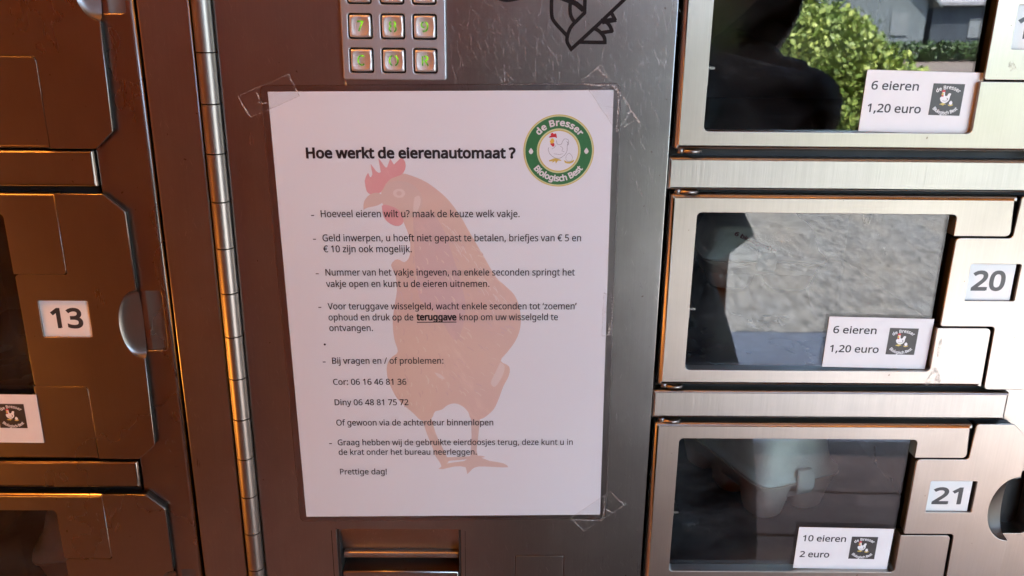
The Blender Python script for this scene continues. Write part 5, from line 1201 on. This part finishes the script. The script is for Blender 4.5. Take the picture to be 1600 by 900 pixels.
def plant(kind, label, cat, x, y, blobs, n, size, mat, seed, trunk=(.05, .8), group=None):
    e = empty(kind, (x, y, G), label, cat, group)
    foliage('foliage', blobs, n, size, mat, e, seed)
    bm = bmesh.new(); r_ = random.Random(seed + 5)
    for k in range(5 if trunk[1] < 1.5 else 1):
        a = r_.uniform(0, 6.3); q = .25 * trunk[1]
        cyl(bm, (0.04 * math.cos(a), .04 * math.sin(a), 0), (q * math.cos(a), q * math.sin(a), trunk[1]), trunk[0], 8, s=1)
    finish('stem' if trunk[1] < 1.5 else 'trunk', bm, bark, e); return e
plant('bush', 'yellow green bush mirrored in the uppermost right window', 'bush', 2.95, -7.4,
      [(0, 0, .75, .66, .6, .72), (-.55, .1, .85, .62, .55, .70), (.35, .15, .6, .55, .5, .62), (-.2, .2, 1.15, .6, .5, .42), (.1, .3, .45, .7, .5, .5), (-1.1, .1, .9, .6, .5, .7)], 24000, .062, lm1, 11)
plant('bush', 'darker bush further left behind the photographer', 'bush', .6, -8.4,
      [(0, 0, .9, 1.0, .7, .95), (-.9, .1, .8, .8, .6, .85), (.7, .1, 1.1, .6, .6, .9)], 7000, .1, lm1, 12)
plant('tree', 'tall dark tree standing left of the grey shed', 'tree', 6.5, -30,
      [(0, 0, 3.6, 3.4, 2.6, 3.2), (-2, 0, 3, 2.4, 2, 2.6), (2.0, 0, 2.8, 2.2, 2, 2.6), (0, 0, 6.4, 2.2, 2, 2.2)], 9000, .4, lm2, 13, trunk=(.22, 3))
plant('tree', 'wide dark tree far out over the field behind the photographer', 'tree', -6, -32,
      [(0, 0, 4, 4.6, 3, 3.6), (-4, 0, 3.4, 3.4, 2.6, 3.2), (4.2, 0, 3.2, 3.4, 2.6, 3.0)], 9000, .45, lm2, 14, trunk=(.25, 3))
hd = foliage('low_hedge', [(x * .8, 0, .35, .9, .6, .38) for x in range(-6, 10)], 7000, .16, lm2, None, 15); hd.location = (15.5, -31.3, G); tag(hd, 'low clipped dark hedge in front of the grey barn', 'hedge')

# ---- far buildings
wallm = ground_mat('blue_grey_sheeting', [(.17, .20, .22), (.20, .235, .25), (.18, .21, .22)], 2, bmp=.1)
dwall = ground_mat('dark_barn_wall', [(.05, .065, .085), (.07, .09, .11), (.055, .07, .09)], 2, bmp=.1)
roofm = ground_mat('pale_fibre_roof', [(.30, .30, .33), (.36, .36, .39), (.33, .32, .34)], 2, bmp=.1)
winm = plain('dull_window', (.25, .28, .3), .2)
def house(label, x0, x1, y0, y1, eave, ridge, wm, rm, wins, cat='barn', along_x=True):
    e = empty('barn' if cat == 'barn' else 'shed', ((x0 + x1) / 2, y0, G), label, cat)
    cx_ = (x0 + x1) / 2; w = (x1 - x0) / 2; d = y1 - y0      # y1 further out (more negative)
    bm = bmesh.new()
    box(bm, -w, d, 0, w, 0, eave, s=1)
    if not along_x:
        for yy in (0, d):
            bm.faces.new([bm.verts.new(p) for p in ((-w, yy + (.001 if yy == 0 else -.001), eave), (w, yy + (.001 if yy == 0 else -.001), eave), (0, yy + (.001 if yy == 0 else -.001), ridge))])
    finish('walls', bm, wm, e)
    bm = bmesh.new(); t = .12; ov = .35
    def slabq(a, b, c, d_):
        top = [Vector(p) for p in (a, b, c, d_)]; bot = [p - Vector((0, 0, t)) for p in top]
        vs = [bm.verts.new(p) for p in top + bot]
        for f in ((0, 1, 2, 3), (7, 6, 5, 4), (0, 4, 5, 1), (1, 5, 6, 2), (2, 6, 7, 3), (3, 7, 4, 0)): bm.faces.new([vs[i] for i in f])
    if along_x:
        slabq((-w - ov, ov, eave), (w + ov, ov, eave), (w + ov, d / 2, ridge), (-w - ov, d / 2, ridge))
        slabq((-w - ov, d / 2, ridge), (w + ov, d / 2, ridge), (w + ov, d - ov, eave), (-w - ov, d - ov, eave))
    else:
        slabq((-w - ov, ov, eave - .1), (0, ov, ridge + .12), (0, d - ov, ridge + .12), (-w - ov, d - ov, eave - .1))
        slabq((0, ov, ridge + .12), (w + ov, ov, eave - .1), (w + ov, d - ov, eave - .1), (0, d - ov, ridge + .12))
    finish('roof', bm, rm, e)
    for wx, wz, ww, wh in wins:
        o = boxes('window', [(wx, .0, wz, wx + ww, .05, wz + wh)], winm, e, s=1)
    return e
house('blue grey shed with a pointed gable across the field', 12.6, 16.2, -33.5, -39, 2.1, 3.9, wallm, wallm, [(-.9, .9, .6, .8), (.5, .9, .6, .8)], cat='shed', along_x=False)
house('long low dark barn with a pale roof beside the grey shed', 16.9, 34, -34.5, -44, 2.1, 4.6, dwall, roofm, [(-7 + i * 2.6, .8, 1.2, .7) for i in range(5)])

# ================================================================== THE PHOTOGRAPHER
coatm = plain('black_coat', (.012, .012, .015), .85, var=.3, vs=30, bmp=.4, bs=200)
skin = plain('skin', (.42, .25, .18), .5, var=.08)
hairm = plain('dark_hair', (.02, .014, .010), .6, var=.4, vs=200)
trou = plain('dark_trousers', (.015, .017, .025), .9)
PX, PY = .225, -.80
pe = empty('person', (PX, PY, G), 'photographer in a long black coat holding up a phone, mirrored dark in the windows', 'person')
def skinned(name, verts, edges, radii, mat, parent, root=0, sub=2):
    me = bpy.data.meshes.new(name); me.from_pydata([tuple(v) for v in verts], edges, [])
    o = bpy.data.objects.new(name, me); col.objects.link(o)
    sk = o.modifiers.new('skin', 'SKIN'); sk.use_smooth_shade = True
    for i, r in enumerate(radii):
        rr = r if hasattr(r, '__len__') else (r, r)
        me.skin_vertices[0].data[i].radius = rr
    me.skin_vertices[0].data[root].use_root = True
    ss = o.modifiers.new('sub', 'SUBSURF'); ss.levels = sub; ss.render_levels = sub
    dg = bpy.context.evaluated_depsgraph_get(); dg.update()
    m2 = bpy.data.meshes.new_from_object(o.evaluated_get(dg))
    bpy.data.objects.remove(o); m2.name = name; m2.materials.clear(); m2.materials.append(mat)
    for p in m2.polygons: p.use_smooth = True
    return link(bpy.data.objects.new(name, m2), parent)
V_, E_, R_ = [], [], []
def add(p, r, to=None):
    V_.append(p); R_.append(r)
    if to is not None: E_.append((to, len(V_) - 1))
    return len(V_) - 1
cp = cam.matrix_world.translation.copy(); cm = cam.matrix_world.to_3x3()
rt, up, bk = cm.col[0], cm.col[1], cm.col[2]
phone_c = cp + bk * .016 + rt * .030 - up * .012
pel = add((PX, PY, -.36), (.13, .10)); abd = add((PX, PY, -.20), (.11, .09), pel); che = add((PX + .01, PY, .0), (.13, .10), abd)
nb = add((PX + .05, PY + .01, .13), (.06, .06), che); nk = add((PX + .08, PY + .02, .19), (.05, .05), nb)
h1 = add((PX + .135, PY + .04, .25), (.070, .078), nk); h2 = add((PX + .12, PY + .03, .32), (.080, .092), h1); h3 = add((PX + .12, PY + .02, .385), (.055, .062), h2)
for sgn, kn, an in ((1, (PX + .11, PY, -.78), (PX + .12, PY - .02, -1.17)), (-1, (PX - .10, PY, -.78), (PX - .12, PY - .02, -1.17))):
    a = add((PX + sgn * .09, PY, -.46), .095, pel); b = add(kn, .06, a); c = add(an, .042, b); add((an[0], an[1] + .13, -1.215), .038, c)
def arm(sh, el, wr, hand_c, sgn):
    a = add(sh, .062, che); b = add(el, .045, a); c = add(wr, .028, b)
    palm = Vector(hand_c); d = add(tuple(Vector(wr).lerp(palm, .55)), .030, c); p = add(tuple(palm), (.034, .022), d)
    # fingers wrap behind the phone's short edge, thumb on the back
    for k in range(4):
        L = (.072, .08, .075, .06)[k]; off = (k - 1.5) * .019
        b0 = palm + up * (off + .002)
        f1 = add(tuple(b0 - rt * sgn * .018 - bk * .004), .0095, p)
        f2 = add(tuple(b0 - rt * sgn * (.018 + L * .32) - bk * .018), .0085, f1)
        add(tuple(b0 - rt * sgn * (.018 + L * .50) - bk * .013 + rt * 0), .0075, f2)
    t1 = add(tuple(palm - up * .028 + bk * .016), .0105, p); add(tuple(palm - up * .020 + bk * .026 - rt * sgn * .035), .009, t1)
hr = phone_c + rt * .098 - up * .004 + bk * .012; hl_ = phone_c - rt * .098 - up * .004 + bk * .012
RW = (hr.x + .035, hr.y - .035, hr.z - .065); LW = (hl_.x - .03, hl_.y - .035, hl_.z - .065)
RS, RE = (PX + .15, PY + .03, .09), (.452, -.70, .066)
LS, LE = (PX - .17, PY + .03, .08), (-.055, -.66, -.12)
arm(RS, RE, RW, hr, 1); arm(LS, LE, LW, hl_, -1)
inv = Vector((-PX, -PY, -G))
skinned('body', [Vector(v) + inv for v in V_], E_, R_, skin, pe)
def tube(name, pts, radii, mat, parent, n=20, sub=5):
    bm = bmesh.new(); P = [Vector(p) for p in pts]; rings = []
    fine, fr = [], []
    for i in range(len(P) - 1):
        for s in range(sub):
            t = s / sub; a, b, c, d = P[max(0, i - 1)], P[i], P[i + 1], P[min(len(P) - 1, i + 2)]
            fine.append(.5 * ((2 * b) + (c - a) * t + (2 * a - 5 * b + 4 * c - d) * t * t + (3 * b - a - 3 * c + d) * t ** 3)); fr.append(radii[i] * (1 - t) + radii[i + 1] * t)
    fine.append(P[-1]); fr.append(radii[-1])
    u = None
    for i, p in enumerate(fine):
        d = (fine[min(i + 1, len(fine) - 1)] - fine[max(0, i - 1)]).normalized()
        u = (d.orthogonal() if u is None else (u - d * u.dot(d))).normalized(); w = d.cross(u)
        rings.append([bm.verts.new(p + (u * math.cos(6.28318 * k / n) + w * math.sin(6.28318 * k / n)) * fr[i] * (1 + .04 * math.sin(i * 1.9 + k))) for k in range(n)])
    for A, B in zip(rings, rings[1:]):
        for k in range(n):
            f = bm.faces.new((A[k], A[(k + 1) % n], B[(k + 1) % n], B[k])); f.smooth = True
    bm.faces.new(rings[0][::-1])
    return finish(name, bm, mat, parent)
bm = bmesh.new()
prof = [(.175, .055, .055, .035), (.150, .085, .07, .03), (.125, .15, .09, .015), (.10, .195, .10, .0), (.07, .205, .11, 0), (.03, .190, .12, 0), (.0, .172, .12, .0), (-.06, .165, .125, 0), (-.10, .190, .125, .004), (-.134, .205, .125, .008), (-.17, .17, .12, 0), (-.20, .145, .12, .005), (-.26, .165, .125, .01), (-.33, .188, .135, .012), (-.457, .222, .15, .018), (-.60, .242, .16, .02), (-.69, .252, .17, .02), (-.82, .252, .18, .018), (-.82, .237, .165, .018)]
rings = []
for z, a, b, dx in prof:
    rings.append([(p[0] * 1000, p[1] * 1000, p[2] * 1000) for p in superell(PX + dx, PY - .005, a, b, z, 44, 2.5)])
rings = [[(x + -PX * 1000, y + -PY * 1000, z - G * 1000) for x, y, z in r] for r in rings]
loft(bm, rings, True, False); finish('coat', bm, coatm, pe)
off = lambda P: tuple(Vector(P) + inv)
tube('sleeve', [off((PX + .12, PY, .08)), off(RS), off(((RS[0] + RE[0]) / 2 + .01, (RS[1] + RE[1]) / 2, (RS[2] + RE[2]) / 2)), off(RE), off(RW)], [.08, .085, .068, .06, .044], coatm, pe)
tube('sleeve', [off((PX - .12, PY, .08)), off(LS), off(((LS[0] + LE[0]) / 2 - .01, (LS[1] + LE[1]) / 2, (LS[2] + LE[2]) / 2)), off(LE), off(LW)], [.08, .085, .068, .06, .044], coatm, pe)
for sgn in (1, -1): tube('trouser_leg', [(sgn * .09, 0, .79), (sgn * .105, 0, .48), (sgn * .12, -.02, .09)], [.105, .08, .065], trou, pe)
for sgn in (1, -1): tube('shoe', [(sgn * .12, -.06, .045), (sgn * .12, .03, .05), (sgn * .12, .13, .035), (sgn * .12, .15, .03)], [.04, .046, .042, .02], M['dark'], pe, sub=4)
# hair: shoulder length, open at the face
bm = bmesh.new(); bmesh.ops.create_uvsphere(bm, u_segments=30, v_segments=20, radius=1)
for v in bm.verts:
    x, y_, z = v.co; k = 1.0
    zz = z
    if z < 0: v.co.x = x * (1 + .5 * -z); zz = z * 1.9
    v.co = Vector((v.co.x * .10, y_ * .115, zz * .115))
    if y_ > .55 and z < .45: v.co.y = .03
for f in bm.faces: f.smooth = True
hh = finish('hair', bm, hairm, pe); hh.location = Vector((PX + .145, PY + .0, .325)) + inv
face = Vector((PX + .143, PY + .03, .30)) + inv
for sx in (-1, 1):
    bm = bmesh.new(); bmesh.ops.create_uvsphere(bm, u_segments=12, v_segments=8, radius=.011); e_ = finish('eye', bm, M['white'], pe); e_.location = face + Vector((sx * .03, .085, .01))
    bm = bmesh.new(); bmesh.ops.create_uvsphere(bm, u_segments=10, v_segments=6, radius=.0055); e2 = finish('pupil', bm, M['dark'], e_); e2.location = (0, .0075, -.001)
bm = bmesh.new(); cyl(bm, (0, 0, .03), (0, .014, -.012), .011, 10, s=1); ns_ = finish('nose', bm, skin, pe); ns_.location = face + Vector((0, .088, -.015))
bm = bmesh.new(); box(bm, -.022, 0, -.004, .022, .004, .004, s=1); mo = finish('mouth', bm, M['red'], pe); mo.location = face + Vector((0, .080, -.055))
# phone
ph = empty('smartphone', tuple(phone_c), 'dark phone held level in both hands of the photographer', 'phone')
ph.rotation_euler = cam.matrix_world.to_euler()
o = boxes('body', [(-.078, -.038, -.004, .078, .038, .004)], plain('phone_shell', (.02, .02, .022), .25), ph, s=1, bev=.003)
boxes('lens_mount', [(-.040, .002, -.0052, -.020, .022, -.0038)], M['dark'], ph, s=1)
